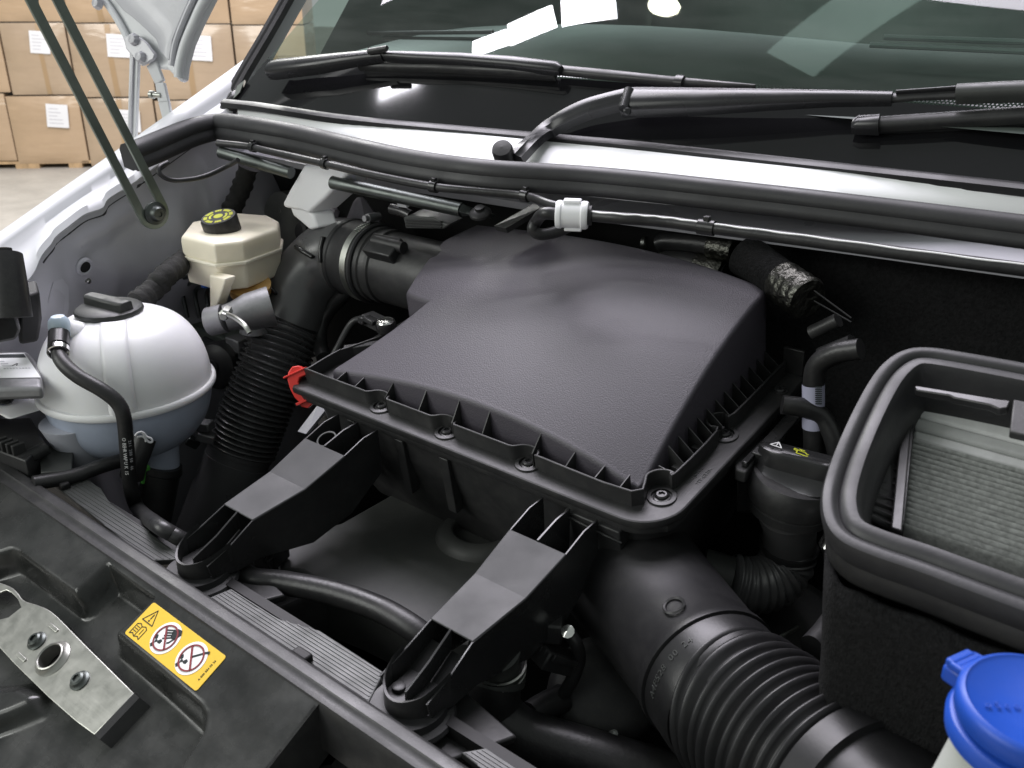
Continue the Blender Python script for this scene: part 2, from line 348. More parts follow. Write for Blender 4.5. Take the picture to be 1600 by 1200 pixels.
# ================================================================== SETTING: warehouse floor, cartons on pallets
FLOOR = -EYE
b = B(); b.grid(lambda u, v: V((-30+60*u, -25+50*v, FLOOR)), 2, 2)
put('floor', b, MAT['concrete'], kind='structure', smooth=0, fix=False)
W0 = P(0, 264, z=FLOOR); WE = (P(140, 262, z=FLOOR)-W0); WE.z = 0; WE.normalize(); WN = V((WE.y, -WE.x, 0))   # WN faces the van
def wall_at(u, v): 
    p = PP(u, v, W0, WN); return (p-W0).dot(WE), p.z
def wpt(t, z, d=0): return W0+WE*t+WN*d+V((0, 0, z-W0.z))
CART = [  # left edge px, right edge px (at mid height), top px, bottom px, row word, column word, sheet px box or None
    (-112, 14, 32, 143, 'bottom', 0, None), ]
def carton(u0, u1, v0, v1, label, sheet=None, tilt=0):
    t0, _ = wall_at(u0, (v0+v1)/2); t1, _ = wall_at(u1, (v0+v1)/2); _, z1 = wall_at((u0+u1)/2, v0); _, z0 = wall_at((u0+u1)/2, v1)
    base = wpt((t0+t1)/2, z0, -.4)
    r = thing('carton', label, 'carton', base, 'shrink wrapped cartons stacked on pallets')
    g = .005; bb = B(); n = 8; sd = random.random()*9
    def f(a, c):     # bulging front face
        x = lerp(t0+g, t1-g, a); z = lerp(z0+g, z1-g, c)
        e = (16*a*(1-a)*c*(1-c))**.5; return wpt(x, z, .035*e+.006*math.sin(9*c+sd)*e)
    bb.grid(f, n, n)
    bb.loft([[wpt(t0+g, z0+g), wpt(t1-g, z0+g), wpt(t1-g, z1-g), wpt(t0+g, z1-g)], [wpt(t0+g, z0+g, -.8), wpt(t1-g, z0+g, -.8), wpt(t1-g, z1-g, -.8), wpt(t0+g, z1-g, -.8)]], cap=False)
    put('carton_body', bb, MAT['cardboard'] if random.random() < .55 else MAT['cardboard2'], r, smooth=50, fix=False)
    if random.random() < .6:
        a_ = random.uniform(.4, .6); q = B(); q.grid(lambda s, c: f(a_-.035+.07*s, c*.985+.008)+WN*.002, 2, n); put('tape_strip', q, MAT['tape'], r, smooth=50, fix=False)
    if sheet:
        a0, b0, a1, b1 = sheet
        pts = []
        for uu, vv in ((a0, b0), (a1, b0+2), (a1+3, b1+2), (a0+3, b1)):
            t, z = wall_at(uu, vv); pts.append(wpt(t, z, .046))
        q = B(); q.prism(pts, WN*.002); s = put('paper_sheet', q, MAT['paper'], r, smooth=0)
        # faint printed lines
        q = B()
        for k in range(5):
            c0 = lerp(.18, .8, k/4); w1 = random.uniform(.5, .85)
            e0 = lambda a, c: pts[0].lerp(pts[1], a).lerp(pts[3].lerp(pts[2], a), c)+WN*.003
            q.prism([e0(.12, c0), e0(w1, c0), e0(w1, c0+.035), e0(.12, c0+.035)], WN*.0005)
        o = put('printed_line', q, MAT['grey'], s, smooth=0); o['kind'] = 'stuff'
rows = [  # v_top, v_bottom at each row
    (-75, 34), (34, 147), (147, 254)]
cols = [[(-20, 96), (97, 228), (229, 354), (356, 470)], [(-110, 6), (8, 110), (112, 236), (237, 367), (369, 480)], [(-98, 17), (18, 131), (133, 246), (248, 372)]]
sheets = {(1, 1): (48, 47, 79, 82), (1, 2): (168, 52, 206, 88), (1, 3): (293, 54, 331, 93), (2, 1): (74, 161, 108, 197), (2, 2): (187, 170, 220, 204)}
words = {(0, 0): 'wrapped brown carton at the top left edge, crossed by the hood prop',
 (0, 1): 'wrapped brown carton in the top row directly behind the raised hood corner',
 (0, 2): 'wrapped brown carton in the top row right of the hood corner',
 (0, 3): 'wrapped brown carton in the top row next to the windscreen pillar',
 (1, 0): 'wrapped brown carton cut off by the left picture edge, middle row',
 (1, 1): 'wrapped brown carton with a paper sheet behind the hood prop, middle row',
 (1, 2): 'wrapped brown carton with a paper sheet left of the hood corner, middle row',
 (1, 3): 'wrapped brown carton with a paper sheet right of the hood hinge, middle row',
 (1, 4): 'wrapped brown carton beside the black windscreen pillar, middle row',
 (2, 0): 'wrapped brown carton at the left picture edge, bottom row',
 (2, 1): 'wrapped brown carton with a paper sheet left of the hood prop, bottom row',
 (2, 2): 'wrapped brown carton with a paper sheet between prop and hinge arm, bottom row',
 (2, 3): 'wrapped brown carton behind the right hinge arm, bottom row'}
for i, (v0, v1) in enumerate(rows):
    for j, (u0, u1) in enumerate(cols[i]):
        carton(u0, u1, v0+(u0+u1)/2*(.012, .012, .03)[i], v1+(u0+u1)/2*(.012, .03, .03)[i], words[(i, j)], sheets.get((i, j)))
for k, (ua, ub, lab) in enumerate([(-100, 43, 'wooden pallet under the cartons at the left edge'), (45, 190, 'wooden pallet under the cartons behind the white fender')]):
    t0, _ = wall_at(ua, 258); t1, _ = wall_at(ub, 258); zt = wall_at(60, 252)[1]
    r = thing('pallet', lab, 'pallet', wpt((t0+t1)/2, FLOOR, -.4), 'pallets under the cartons')
    for s in (.04, .5, .94):
        q = B(); x = lerp(t0, t1, s); q.prism([wpt(x-.06, FLOOR), wpt(x+.06, FLOOR), wpt(x+.06, zt-.025), wpt(x-.06, zt-.025)], WN*-.7); put('block', q, MAT['wood'], r, smooth=0)
    q = B(); q.prism([wpt(t0, zt-.024), wpt(t1, zt-.024), wpt(t1, zt), wpt(t0, zt)], WN*-.78); put('deck_board', q, MAT['wood'], r, smooth=0)
# ================================================================== VAN BODY
van = thing('van', 'white van body with its bonnet raised, fender, scuttle and windscreen showing', 'van', P(238, 332, x=-1.17)+V((0, 0, -.5)))
# fender: outer edge and inner edge run rearwards and up
fo = spline([P(-90, 425, x=-1.225), P(0, 362, x=-1.240), P(100, 292, x=-1.260), P(200, 222, x=-1.285), P(300, 151, x=-1.310), P(372, 99, x=-1.330), P(420, 62, x=-1.340)], 8)
fm = spline([P(-90, 455, x=-1.190), P(0, 382, x=-1.203), P(100, 311, x=-1.225), P(200, 246, x=-1.248), P(300, 176, x=-1.275), P(372, 128, x=-1.295), P(420, 92, x=-1.305)], 8)
fi = spline([P(-90, 505, x=-1.14), P(-10, 448, x=-1.15), P(30, 438, x=-1.152), P(50, 418, x=-1.16), P(62, 392, x=-1.168), P(78, 372, x=-1.175), P(84, 362, x=-1.178), P(104, 346, x=-1.18), P(130, 327, x=-1.188), P(158, 317, x=-1.195), P(167, 303, x=-1.20), P(205, 279, x=-1.208), P(228, 262, x=-1.21), P(330, 190, x=-1.24), P(410, 135, x=-1.26)], 8)
fi, _ = resample(fi, len(fo)*3-1); fo, _ = resample(fo, len(fi)-1); fm, _ = resample(fm, len(fi)-1)
n = len(fo); rows_ = []
for i in range(n):
    a, m_, c = fo[i], fm[i], fi[i]; e = (a-m_).normalized()
    rows_.append([a+V((-.05, 0, -.22)), a+V((-.03, 0, -.07)), a+V((-.012, 0, -.014)), a+V((-.003, 0, -.002)), a+(m_-a)*.06+V((0, 0, .001)), a+(m_-a)*.5+V((0, 0, .004)), m_+(a-m_)*.12+V((0, 0, .001)), m_+V((0, 0, -.003)),
                  m_+(c-m_)*.12+V((0, 0, -.009)), m_+(c-m_)*.5+V((0, 0, -.006)), c+(m_-c)*.1, c+V((.002, 0, -.006)), c+V((-.002, 0, -.012))])
rows_.insert(0, [p+V((.02, -.40, -.16)) for p in rows_[0]])
b = B(); b.loft(rows_, cap=False, closed=False); put('fender', b, MAT['white'], van, smooth=50, fix=False)
# inner wing wall: below the fender lip, curving inboard towards the bulkhead
b = B(); b.tube([p+V((-.004, 0, -.016)) for p in fi[len(fi)//4:len(fi)*3//4]], .0045, 8); put('lip_shade_tube', b, MAT['rubber'], van, smooth=60)  # black tube stands in for the shade beneath the fender lip
def wing(u, v):
    k = u*(n-1); i = min(int(k), n-2); c = fi[i].lerp(fi[i+1], k-i)+V((.0, 0, -.008))
    d = v*.80
    inn = .012*sstep(.0, .12, d)+.02*sstep(.12, .60, d)+.03*sstep(.55, .95, u)*sstep(0, .15, d)
    inn += .018*math.exp(-((u-.62)/.05)**2)*sstep(.03, .08, d)*(1-sstep(.16, .25, d))     # swelling round the prop foot
    inn += -.035*sstep(-.02, .05, (d-.04)-.42*(u-.30))*sstep(.22, .40, u)*(1-sstep(.72, .95, u))   # pressed step falling away towards the strut tower
    inn += .006*math.exp(-((d-.028)/.006)**2)*sstep(.3, .36, u)*(1-sstep(.5, .54, u))+.005*math.exp(-((u-.74)/.012)**2)*sstep(.02, .05, d)*(1-sstep(.2, .26, d))
    inn += -.03*math.exp(-((u-.14)/.07)**2)*sstep(.05, .09, d)                            # pressed hollow
    return c+V((inn, .05*v*(1-u), -d))
b = B(); b.grid(wing, 70, 76); put('inner_wing', b, MAT['greypaint'], van, smooth=60, fix=False)
# hole, stud and pressed rim on the wing
def wing_hit(u, v):
    d = ray(u, v); lo, hi = .4, 2.2
    best = None
    for i in range(71):
        for j in range(77):
            q = wing(i/70, j/76); e = (q.cross(d).length/d.length)
            if best is None or e < best[0]: best = (e, i, j, q)
    e, i, j, q = best
    a = wing(min(1, i/70+.02), j/76)-wing(max(0, i/70-.02), j/76); c = wing(i/70, min(1, j/76+.03))-wing(i/70, max(0, j/76-.03))
    nn = a.cross(c).normalized()
    if nn.dot(d) > 0: nn = -nn
    return PP(u, v, q, nn), nn
hp, hn = wing_hit(131, 416)
b = B(); b.lathe([(.0075, .001), (.0085, .0025), (.0105, .0025), (.0125, .0005), (.0125, -.002)], hp+hn*.002, hn, 28, cap=False); put('hole_rim', b, MAT['greypaint'], van)
b = B(); b.lathe([(.0002, .0032), (.0078, .0032), (.0078, .0006)], hp, hn, 24); put('wing_hole', b, MAT['dark'], van)
hp, hn = wing_hit(136, 438); b = B(); b.lathe([(.0035, 0), (.0035, .004), (.0025, .005), (.0002, .005)], hp, hn, 14); put('stud', b, MAT['steel'], van)
# dark wheel-house recess left of the tank
q0 = [wing_hit(u, v) for u, v in ((70, 548), (74, 470), (82, 440), (96, 434), (106, 448), (106, 480), (98, 520), (88, 560))]
b = B(); c0 = sum((p for p, _ in q0), V())/len(q0); b.loft([[p+nn*.0015 for p, nn in q0], [p.lerp(c0, .12)+nn*-.004 for p, nn in q0]], cap=True); put('wing_hollow', b, MAT['greypaint'], van, fix=False)
# bulkhead, engine bay floor and right inner wall: dark
SC = lambda x: interp(x, [-1.25, -1.0, -.8, -.55, -.17, .5], [.85, .87, .89, .91, .93, .93])     # plan line of the scuttle edge
b = B(); b.grid(lambda u, v: V((lerp(-1.36, .5, u), SC(lerp(-1.36, .5, u))+.03+.05*sstep(0, .3, v), lerp(-.205, -.95, v))), 20, 10); put('bulkhead', b, MAT['dark'], van, smooth=60, fix=False)
b = B(); b.grid(lambda u, v: V((lerp(-1.30, .5, u), lerp(.1, 1.1, v), -.95)), 2, 2); put('bay_floor', b, MAT['dark'], van, smooth=0, fix=False)
b = B(); b.grid(lambda u, v: V((.48, lerp(.1, 1.1, v), lerp(-.95, -.25, u))), 2, 2); put('far_bay_wall', b, MAT['dark'], van, smooth=0, fix=False)
# scuttle panel (white) between seal and windscreen trim
pu = [372, 400, 460, 520, 600, 700, 800, 900, 1000, 1200, 1400, 1600, 1800]
zs = lambda u: interp(u, [345, 900, 1600], [-.190, -.194, -.197])
ptop = [P(u, v, z=zs(u)+.021) for u, v in zip(pu, [163, 167, 177, 187, 196, 205, 215, 225, 235, 257, 279, 302, 326])]
pbot = [P(u, v, z=zs(u)) for u, v in zip(pu, [196, 197, 207, 219, 234, 252, 266, 277, 287, 304, 322, 340, 360])]
T_ = spline(ptop, 4); Bt = spline(pbot, 4)
b = B(); b.loft([[a, a.lerp(c, .12)+V((0, -.001, .004)), a.lerp(c, .6)+V((0, 0, .003)), c, c+V((0, .004, -.02))] for a, c in zip(T_, Bt)], cap=False, closed=False)
put('scuttle_panel', b, MAT['scuttle'], van, smooth=60, fix=False)
# underside lip of the scuttle seen below the seal
lu = [372, 480, 600, 760, 900, 1100, 1300, 1450, 1600, 1800]
lipa = spline([P(u, v, y=yy) for u, v, yy in zip(lu, [236, 258, 283, 308, 330, 356, 381, 401, 421, 448], [.855, .86, .865, .87, .875, .88, .885, .885, .885, .885])], 4)
b = B(); b.loft([[p+V((0, .05, .012)), p+V((0, .012, .004)), p, p+V((0, .003, -.009)), p+V((0, .05, -.010))] for p in lipa], cap=False, closed=False); put('scuttle_lip', b, MAT['greypaint'], van, smooth=40, fix=False)
b = B(); b.loft([[p+V((0, .03, .03)), p+V((0, .05, -.03))] for p in [V((x, SC(x)+.02, -.19)) for x in (-1.1, -.8, -.5, -.2, .2)]], cap=False, closed=False); put('scuttle_web', b, MAT['dark'], van, fix=False)
# windscreen trim and glass
gu = [352, 372, 400, 460, 520, 600, 700, 800, 900, 1000, 1200, 1400, 1600, 1800]
tv = [160, 162, 165, 174, 183, 192, 201, 210, 219, 228, 250, 272, 294, 318]
tr_ = spline([P(u, v, z=zs(u)+.0245) for u, v in zip(gu, tv)], 4)
b = B(); b.sweep([(.009, -.006), (.010, .001), (.005, .004), (0, .0052), (-.006, .004), (-.012, .002), (-.012, -.006)], tr_, (0, 0, 1)); put('windscreen_trim', b, MAT['trim'], van, smooth=50)
GA = R(38); gup = V((0, math.cos(GA), math.sin(GA)))
import numpy as np
_gy = np.polyfit([p.x for p in tr_], [p.y for p in tr_], 3); _gz = np.polyfit([p.x for p in tr_], [p.z for p in tr_], 3)
g0 = [V((x, float(np.polyval(_gy, x))+.006, float(np.polyval(_gz, x))-.001)) for x in [lerp(tr_[0].x, tr_[-1].x, k/60) for k in range(61)]]; ng = len(g0)-1
def glass(u, v, off=0):
    k = u*ng; i = min(int(k), ng-1); p = g0[i].lerp(g0[i+1], k-i)
    s = v*.85; bow = .02*math.sin(math.pi*min(1, v*1.0)); return p+gup*s+V((-.10*v*(1-u) if False else .12*v*(1-u)**2, 0, 0))+V((0, -math.sin(GA), math.cos(GA)))*(bow+off)
b = B(); b.grid(lambda u, v: glass(u, v), 56, 24); put('windscreen', b, MAT['glass'], van, smooth=60, fix=False)
# black printed border along the lower glass edge, dotted upper margin
def fritv(u):
    return interp(u, [0, .12, .3, .5, 1], [.10, .105, .108, .105, .10])
b = B(); b.grid(lambda u, v: glass(u, v*fritv(u), .0012), 56, 6); put('windscreen_border', b, MAT['frit'], van, smooth=60, fix=False)
b = B()
for rw, (dv, sz) in enumerate(((.0032, .0013), (.0068, .0011), (.0100, .0008))):
    for k in range(300):
        u = (k+.5*(rw % 2)+.3)/300; c = glass(u, fritv(u)+dv/.85*.9, .0014); a1 = (glass(u+.001, fritv(u)+.004)-glass(u-.001, fritv(u)+.004)).normalized()
        b.add([c+a1*math.cos(t)*sz+gup*math.sin(t)*sz for t in [i*math.pi/3 for i in range(6)]], [tuple(range(6))])
o = put('border_dots', b, MAT['frit'], van, smooth=0, fix=False); o['kind'] = 'stuff'
# cabin behind the glass
b = B(); b.grid(lambda u, v: V((lerp(-1.25, .55, u), lerp(.98, 1.45, v), -.13+.05*math.sin(v*1.6)+.01*math.sin(u*9)*v)), 20, 8); put('dashboard', b, MAT['interior'], van, smooth=60, fix=False)
for (ua, va), (ub, vb) in (((1382, 58), (1720, 70)), ((1360, 70), (1720, 86)), ((575, 52), (770, 50)), ((600, 60), (790, 62))):
    b = B(); b.tube([P(ua, va, y=1.22), P(ub, vb, y=1.22)], .0035, 8); put('defroster_vent', b, MAT['greypaint'] if va in (58, 70) else MAT['plastic'], van)
b = B(); b.loft([[V((-1.35, 1.6, -.2)), V((.6, 1.6, -.2))], [V((-1.35, 2.2, -.2)), V((.6, 2.2, -.2))], [V((-1.35, 2.4, .9)), V((.6, 2.4, .9))]], cap=False, closed=False); put('cabin_rear', b, MAT['interior'], van, smooth=0, fix=False)
for x, nm in ((-1.36, 'cabin_side'), (.62, 'cabin_side')):
    b = B(); b.add([V((x, 1.1, -.15)), V((x, 2.4, -.2)), V((x, 2.4, .9)), V((x, 1.7, .55))], [(0, 1, 2, 3)]); put(nm, b, MAT['interior'], van, smooth=0, fix=False)
# pillar: black trim strip and white outer pillar
pil = [P(345, 185, y=.86), P(372, 130, y=.905), P(412, 62, y=.96), P(450, -5, y=1.015), P(490, -75, y=1.07)]
ps = spline(pil, 6)
b = B(); b.sweep([(-.012, -.004), (-.010, .007), (-.002, .010), (.004, .007), (.006, .003), (.016, .006), (.022, .002), (.022, -.006)], ps, (-.3, -.6, .7)); put('pillar_trim', b, MAT['plastic'], van, smooth=35)
b = B(); b.sweep([(-.012, -.008), (-.05, -.004), (-.07, -.03), (-.012, -.03)], ps[8:], (-.3, -.6, .7)); put('pillar', b, MAT['white'], van, smooth=50)
b = B(); b.tube(spline([P(348, 180, y=.86), P(362, 165, y=.86), P(370, 150, y=.875), P(382, 140, y=.89)], 5), [.012]*10+[.009]*6, 14); put('pillar_foot', b, MAT['plastic_gloss'], van)
b = B(); b.prism([P(366, 158, y=.85), P(376, 148, y=.86), P(384, 128, y=.875), P(372, 138, y=.86)], (.004, -.004, .004)); put('pillar_clip', b, MAT['chrome'], van)
# ================================================================== BONNET corner with hinge
hood = thing('hood', 'raised white van bonnet, lower rear corner hanging above the fender', 'hood', P(262, 110, y=.79))
HY = .80; hn = V((.25, -.93, .28)).normalized(); hc = P(250, 60, y=HY)
H = lambda u, v, d=0: PP(u, v, hc, hn)+hn*d
out = [(20, -190), (128, -40), (160, -2), (182, 22), (199, 54), (207, 78), (228, 98), (243, 106), (262, 108), (281, 128), (287, 124), (289, 104), (298, 70), (312, 38), (330, 2), (352, -40), (450, -190)]
b = B(); b.prism([H(u, v) for u, v in out], hn*-.012); put('hood_skin', b, MAT['white'], hood, smooth=0, bevel=.003)
inner = [(50, -180), (150, -40), (178, -4), (196, 18), (212, 30), (236, 52), (250, 66), (256, 84), (262, 92), (270, 100), (276, 66), (290, 30), (304, -2), (318, -40), (400, -180)]
b = B(); b.loft([[H(u, v, .001) for u, v in inner], [H(lerp(u, 245, .05), lerp(v, 20, .06), .007) for u, v in inner], [H(lerp(u, 245, .12), lerp(v, 20, .12), .0075) for u, v in inner]]); put('inner_frame', b, MAT['greypaint'], hood, smooth=40)
b = B(); b.tube(spline([H(20, -190, .004), H(128, -40, .004), H(163, -2, .004), H(182, 24, .004), H(200, 56, .004), H(208, 78, .004)], 5), .0055, 10); put('folded_edge', b, MAT['white'], hood)
b = B(); b.tube(spline([H(445, -190, .004), H(350, -40, .004), H(322, 4, .004), H(306, 38, .004), H(292, 72, .004), H(284, 104, .004), H(282, 122, .003)], 5), .0075, 12); put('folded_edge', b, MAT['white'], hood)
b = B(); b.tube(spline([H(415, -190, .006), H(327, -40, .006), H(305, 4, .006), H(290, 38, .006), H(278, 72, .006), H(272, 104, .005)], 5), .0045, 10); put('sealing_bead', b, MAT['greypaint'], hood)
b = B(); b.prism([H(204, 62, .008), H(218, 54, .008), H(238, 68, .008), H(253, 88, .008), H(250, 96, .008), H(232, 106, .008), H(222, 96, .008), H(208, 80, .008)], hn*.006); put('hinge_plate', b, MAT['greypaint'], hood, bevel=.0015)
for u, v in ((222, 66), (165, 10), (232, 93)):
    b = B(); b.lathe([(.009, 0), (.009, .004), (.006, .009), (.0002, .010)], H(u, v, .012), hn, 8); put('hinge_bolt', b, MAT['greypaint'], hood)
def bar(p0, p1, w0, w1, th, nrm):
    d = (p1-p0).normalized(); s = d.cross(nrm).normalized(); b = B()
    b.loft([[p0+s*w0/2, p0-s*w0/2, p0-s*w0/2+nrm*th, p0+s*w0/2+nrm*th], [p1+s*w1/2, p1-s*w1/2, p1-s*w1/2+nrm*th, p1+s*w1/2+nrm*th]]); return b
a0, a1 = H(214, 82), P(209, 232, y=.76)
b = bar(a0, a1, .018, .017, .006, hn); put('hinge_arm', b, MAT['white'], hood, bevel=.0015)
b = bar(a0.lerp(a1, .04)+hn*.0065, a0.lerp(a1, .93)+hn*.0065, .005, .005, .003, hn); put('hinge_arm_rib', b, MAT['greypaint'], hood, bevel=.001)
pp = [H(240, 100), P(253, 130, y=.79), P(259, 160, y=.79), P(268, 200, y=.79)]
for q0, q1, w0, w1 in ((pp[0], pp[1], .020, .017), (pp[1], pp[2], .017, .020), (pp[2], pp[3], .020, .016)):
    b = bar(q0, q1, w0, w1, .006, hn); put('hinge_link', b, MAT['white'], hood, bevel=.0015)
b = B(); b.lathe([(.004, 0), (.004, .016), (.006, .016), (.006, .022), (.0002, .022)], P(252, 149, y=.785), V((-1, -.2, 0)), 12); put('hinge_pin', b, MAT['steel'], hood)
# ================================================================== surface hit on the windscreen
gx = [p.x for p in g0]
def G(u, v, off=0.0):
    d = ray(u, v).normalized(); nn = V((0, -math.sin(GA), math.cos(GA))); lo, hi = .3, 3.5
    def sd(p): 
        by = interp(p.x, gx, [q.y for q in g0]); bz = interp(p.x, gx, [q.z for q in g0]); q = p-V((p.x, by, bz)); s = q.dot(gup)
        return q.dot(nn)-.02*math.sin(math.pi*min(1, max(0, s/.85)))-off
    for _ in range(50):
        m = (lo+hi)/2
        if sd(d*m) > 0: lo = m
        else: hi = m
    return d*lo
GN = V((0, -math.sin(GA), math.cos(GA)))
# ================================================================== weather strip along the scuttle
sp_ = [P(203, 247, x=-1.175), P(225, 239, x=-1.18), P(262, 223, x=-1.195), P(305, 206, x=-1.205), P(345, 199, x=-1.20)]
su = [400, 470, 560, 650, 760, 900, 1000, 1100, 1300, 1600, 1800]; sv = [206, 218, 239, 258, 273, 282, 291, 302, 325, 363, 390]
sp_ += [P(u, v, z=zs(u)+.002) for u, v in zip(su, sv)]
path = spline(sp_, 8)
prof = [(-.014, -.012), (-.014, .010), (-.010, .0155), (-.002, .0175), (.005, .0165), (.010, .0125), (.0125, .007), (.0128, .0028), (.0118, .0008), (.0128, -.0012), (.0145, -.0045), (.0155, -.009), (.0135, -.0135), (.008, -.0155), (.0045, -.014), (0, -.0155)]
b = B(); b.sweep(prof, path, (0, 0, 1), scale=[interp(p.x, [-1.13, -.9, -.3, .2], [1.12, .98, .84, .82]) for p in path])
seal = put('bonnet_seal', b, MAT['rubber'], label='thick black rubber weather strip curving along the white scuttle panel', cat='rubber seal', smooth=50)
# ------------------------------------------------ washer hose under the seal, white sleeve, striped hose
ws = thing('washer_hose', 'thin black washer hose clipped under the rubber seal, ending in a white sleeve', 'hose', P(690, 288, z=-.2))
zc = lambda u: zs(u)-.013
hp_ = spline([P(u, v, z=zc(u)) for u, v in ((352, 222), (400, 227), (430, 234), (520, 254), (600, 272), (690, 289), (760, 296), (832, 303), (868, 315), (895, 322))], 8)
hp_ = [p+V((0, -.012, 0)) for p in hp_]
b = B(); b.tube(hp_, .0046, 12); put('hose', b, MAT['hose'], ws)
def clip_on(path, k, r, ln, parent, m, name='clip'):
    t = (path[k+1]-path[k-1]).normalized(); b = B(); b.lathe([(r*.9, -ln/2), (r, -ln/2), (r, ln/2), (r*.9, ln/2)], path[k], t, 14, cap=False)
    s = t.cross(V((0, 0, 1))).normalized(); b.box(path[k]+V((0, 0, r)), (r*.8, r*.8, r*.9)); put(name, b, m, parent, bevel=.0004)
for k in (10, 24, 40, 56): clip_on(hp_, k, .0066, .009, ws, MAT['plastic_gloss'])
sleeve = thing('hose_sleeve', 'white plastic snap sleeve joining two black hoses below the seal', 'connector', P(912, 330, z=-.215))
c0 = P(888, 329, z=-.210)+V((0, -.02, 0)); c1 = P(937, 331, z=-.210)+V((0, -.02, 0)); ax = (c1-c0)
L_ = ax.length
b = B(); b.lathe([(.009, 0), (.0128, 0), (.0138, .002), (.0138, L_*.16), (.0128, L_*.2), (.0128, L_*.78), (.0138, L_*.82), (.0138, L_-.002), (.0128, L_), (.009, L_)], c0, ax, 32); put('sleeve_body', b, MAT['whiteplastic'], sleeve, smooth=30)
axn = ax.normalized(); sd_ = axn.cross(V((0, 0, 1))).normalized(); upn = sd_.cross(axn)
for s, q in ((1, .5), (-1, .55)):
    b = B(); b.box(c0+ax*q+upn*s*.0135, (L_*.55, .012, .0035), basis((0, 0, 0), axn, None, upn).to_3x3()); put('latch', b, MAT['whiteplastic'], sleeve, bevel=.001)
b = B(); b.tube([c1-axn*.004, c1+axn*.0035], .0095, 20); put('grommet', b, MAT['rubber'], sleeve)
loop = spline([c0+axn*.004, c0+axn*-.012, P(858, 338, z=-.226)+V((0, -.02, 0)), P(851, 352, z=-.236)+V((0, -.02, 0)), P(858, 362, z=-.242)+V((0, -.015, 0)), P(876, 360, z=-.240)+V((0, -.005, 0)), P(892, 350, z=-.23)+V((0, .01, 0))], 8)
b = B(); b.tube(loop, .0062, 14); put('hose_loop', b, MAT['hose'], sleeve)
sh = thing('striped_hose', 'black braided hose with a white stripe running right from the white sleeve', 'hose', P(1300, 372, z=-.21))
hp2 = spline([c1-axn*.002]+[P(u, v, z=-.208)+V((0, -.020, 0)) for u, v in ((985, 335), (1030, 338), (1070, 342), (1120, 349), (1200, 359), (1300, 372), (1450, 392), (1620, 414), (1720, 428))], 10)
b = B(); b.tube(hp2, .0056, 14); put('hose', b, MAT['hose'], sh)
b = B(); tw = []
for i, p in enumerate(hp2):
    t = (hp2[min(i+1, len(hp2)-1)]-hp2[max(i-1, 0)]).normalized(); s = t.cross(V((0, 0, 1))).normalized(); uu = s.cross(t)
    a = 1.02+.08*math.sin(i*.9); dd = (s*math.cos(a)+uu*math.sin(a)); tw.append(p+dd*.0052)
b.tube(tw, .00095, 8); put('stripe', b, MAT['inkwhite'], sh)
clip_on(hp2, 40, .0072, .016, sh, MAT['plastic_gloss'])
# loop cable at the left end of the seal
b = B(); b.tube(spline([P(262, 254, x=-1.115), P(249, 262, x=-1.11), P(252, 274, x=-1.105), P(275, 282, x=-1.10), P(318, 276, x=-1.09), P(356, 259, x=-1.08), P(372, 250, x=-1.06)], 8), .0032, 12)
put('bonnet_cable', b, MAT['hose'], label='thin black cable hanging in a loop below the left end of the seal', cat='cable')
# ================================================================== wipers
def arm_loft(px, widths, off, thick, name, parent, m):
    """px: centre line pixels on the glass, widths in metres across the arm"""
    pts = [G(u, v, o) for (u, v), o in zip(px, off)]; loops = []
    for i, p in enumerate(pts):
        t = (pts[min(i+1, len(pts)-1)]-pts[max(i-1, 0)]).normalized(); s = t.cross(GN).normalized(); w_, h_ = widths[i]/2, thick[i]
        loops.append([p-s*w_-GN*h_, p-s*w_-GN*h_*.2, p-s*w_*.82+GN*h_*.32, p-s*w_*.3+GN*h_*.5, p+s*w_*.3+GN*h_*.5, p+s*w_*.82+GN*h_*.32, p+s*w_-GN*h_*.2, p+s*w_-GN*h_])
    b = B(); b.loft(loops); return put(name, b, m, parent, smooth=55)
wp = thing('wiper', 'right wiper, black cranked arm rising from a round pivot on the white scuttle', 'wiper', P(785, 240, z=-.18))
pv = P(786, 238, z=-.172); 
b = B(); b.lathe([(.010, -.02), (.0115, -.012), (.0118, .004), (.0105, .008), (.0002, .0095)], pv, V((.28, -.62, .72)), 28); put('pivot_cap', b, MAT['plastic'], wp, smooth=40)
crank = spline([pv+V((.012, .006, -.004)), P(822, 226, z=-.166), G(850, 203, .022), G(880, 184, .026), G(915, 168, .029), G(950, 158, .031), G(980, 151, .032)], 5)
loops = []
for i, p in enumerate(crank):
    t = (crank[min(i+1, len(crank)-1)]-crank[max(i-1, 0)]).normalized(); s = t.cross(GN).normalized(); k = i/(len(crank)-1); w_ = lerp(.0085, .0125, min(1, k*1.6)); h_ = .009
    loops.append([p-s*w_*1.1-GN*h_, p-s*w_*1.02, p-s*w_*.8+GN*.004, p-s*w_*.45+GN*.0046, p+s*w_*.2+GN*.0046, p+s*w_*.42+GN*.002, p+s*w_*.98+GN*.0005, p+s*w_*1.02-GN*h_])
b = B(); b.loft(loops); put('crank_arm', b, MAT['wiper'], wp, smooth=45)
b = B(); b.tube([G(983, 141, .034), G(975, 170, .034)], .006, 14); put('hinge_pin', b, MAT['wiper'], wp)
ax_ = [(975, 154), (1000, 154), (1100, 153), (1200, 151), (1300, 150), (1394, 151)]
arm_loft(ax_, [.034, .034, .028, .021, .0155, .0125], [.030, .031, .031, .029, .026, .024], [.012, .0125, .012, .010, .008, .007], 'arm', wp, MAT['wiper'])
arm_loft([(1390, 152), (1430, 148), (1500, 146), (1520, 145)], [.011, .011, .010, .010], [.022, .022, .022, .022], [.003, .003, .003, .003], 'blade_spring', wp, MAT['plastic'])
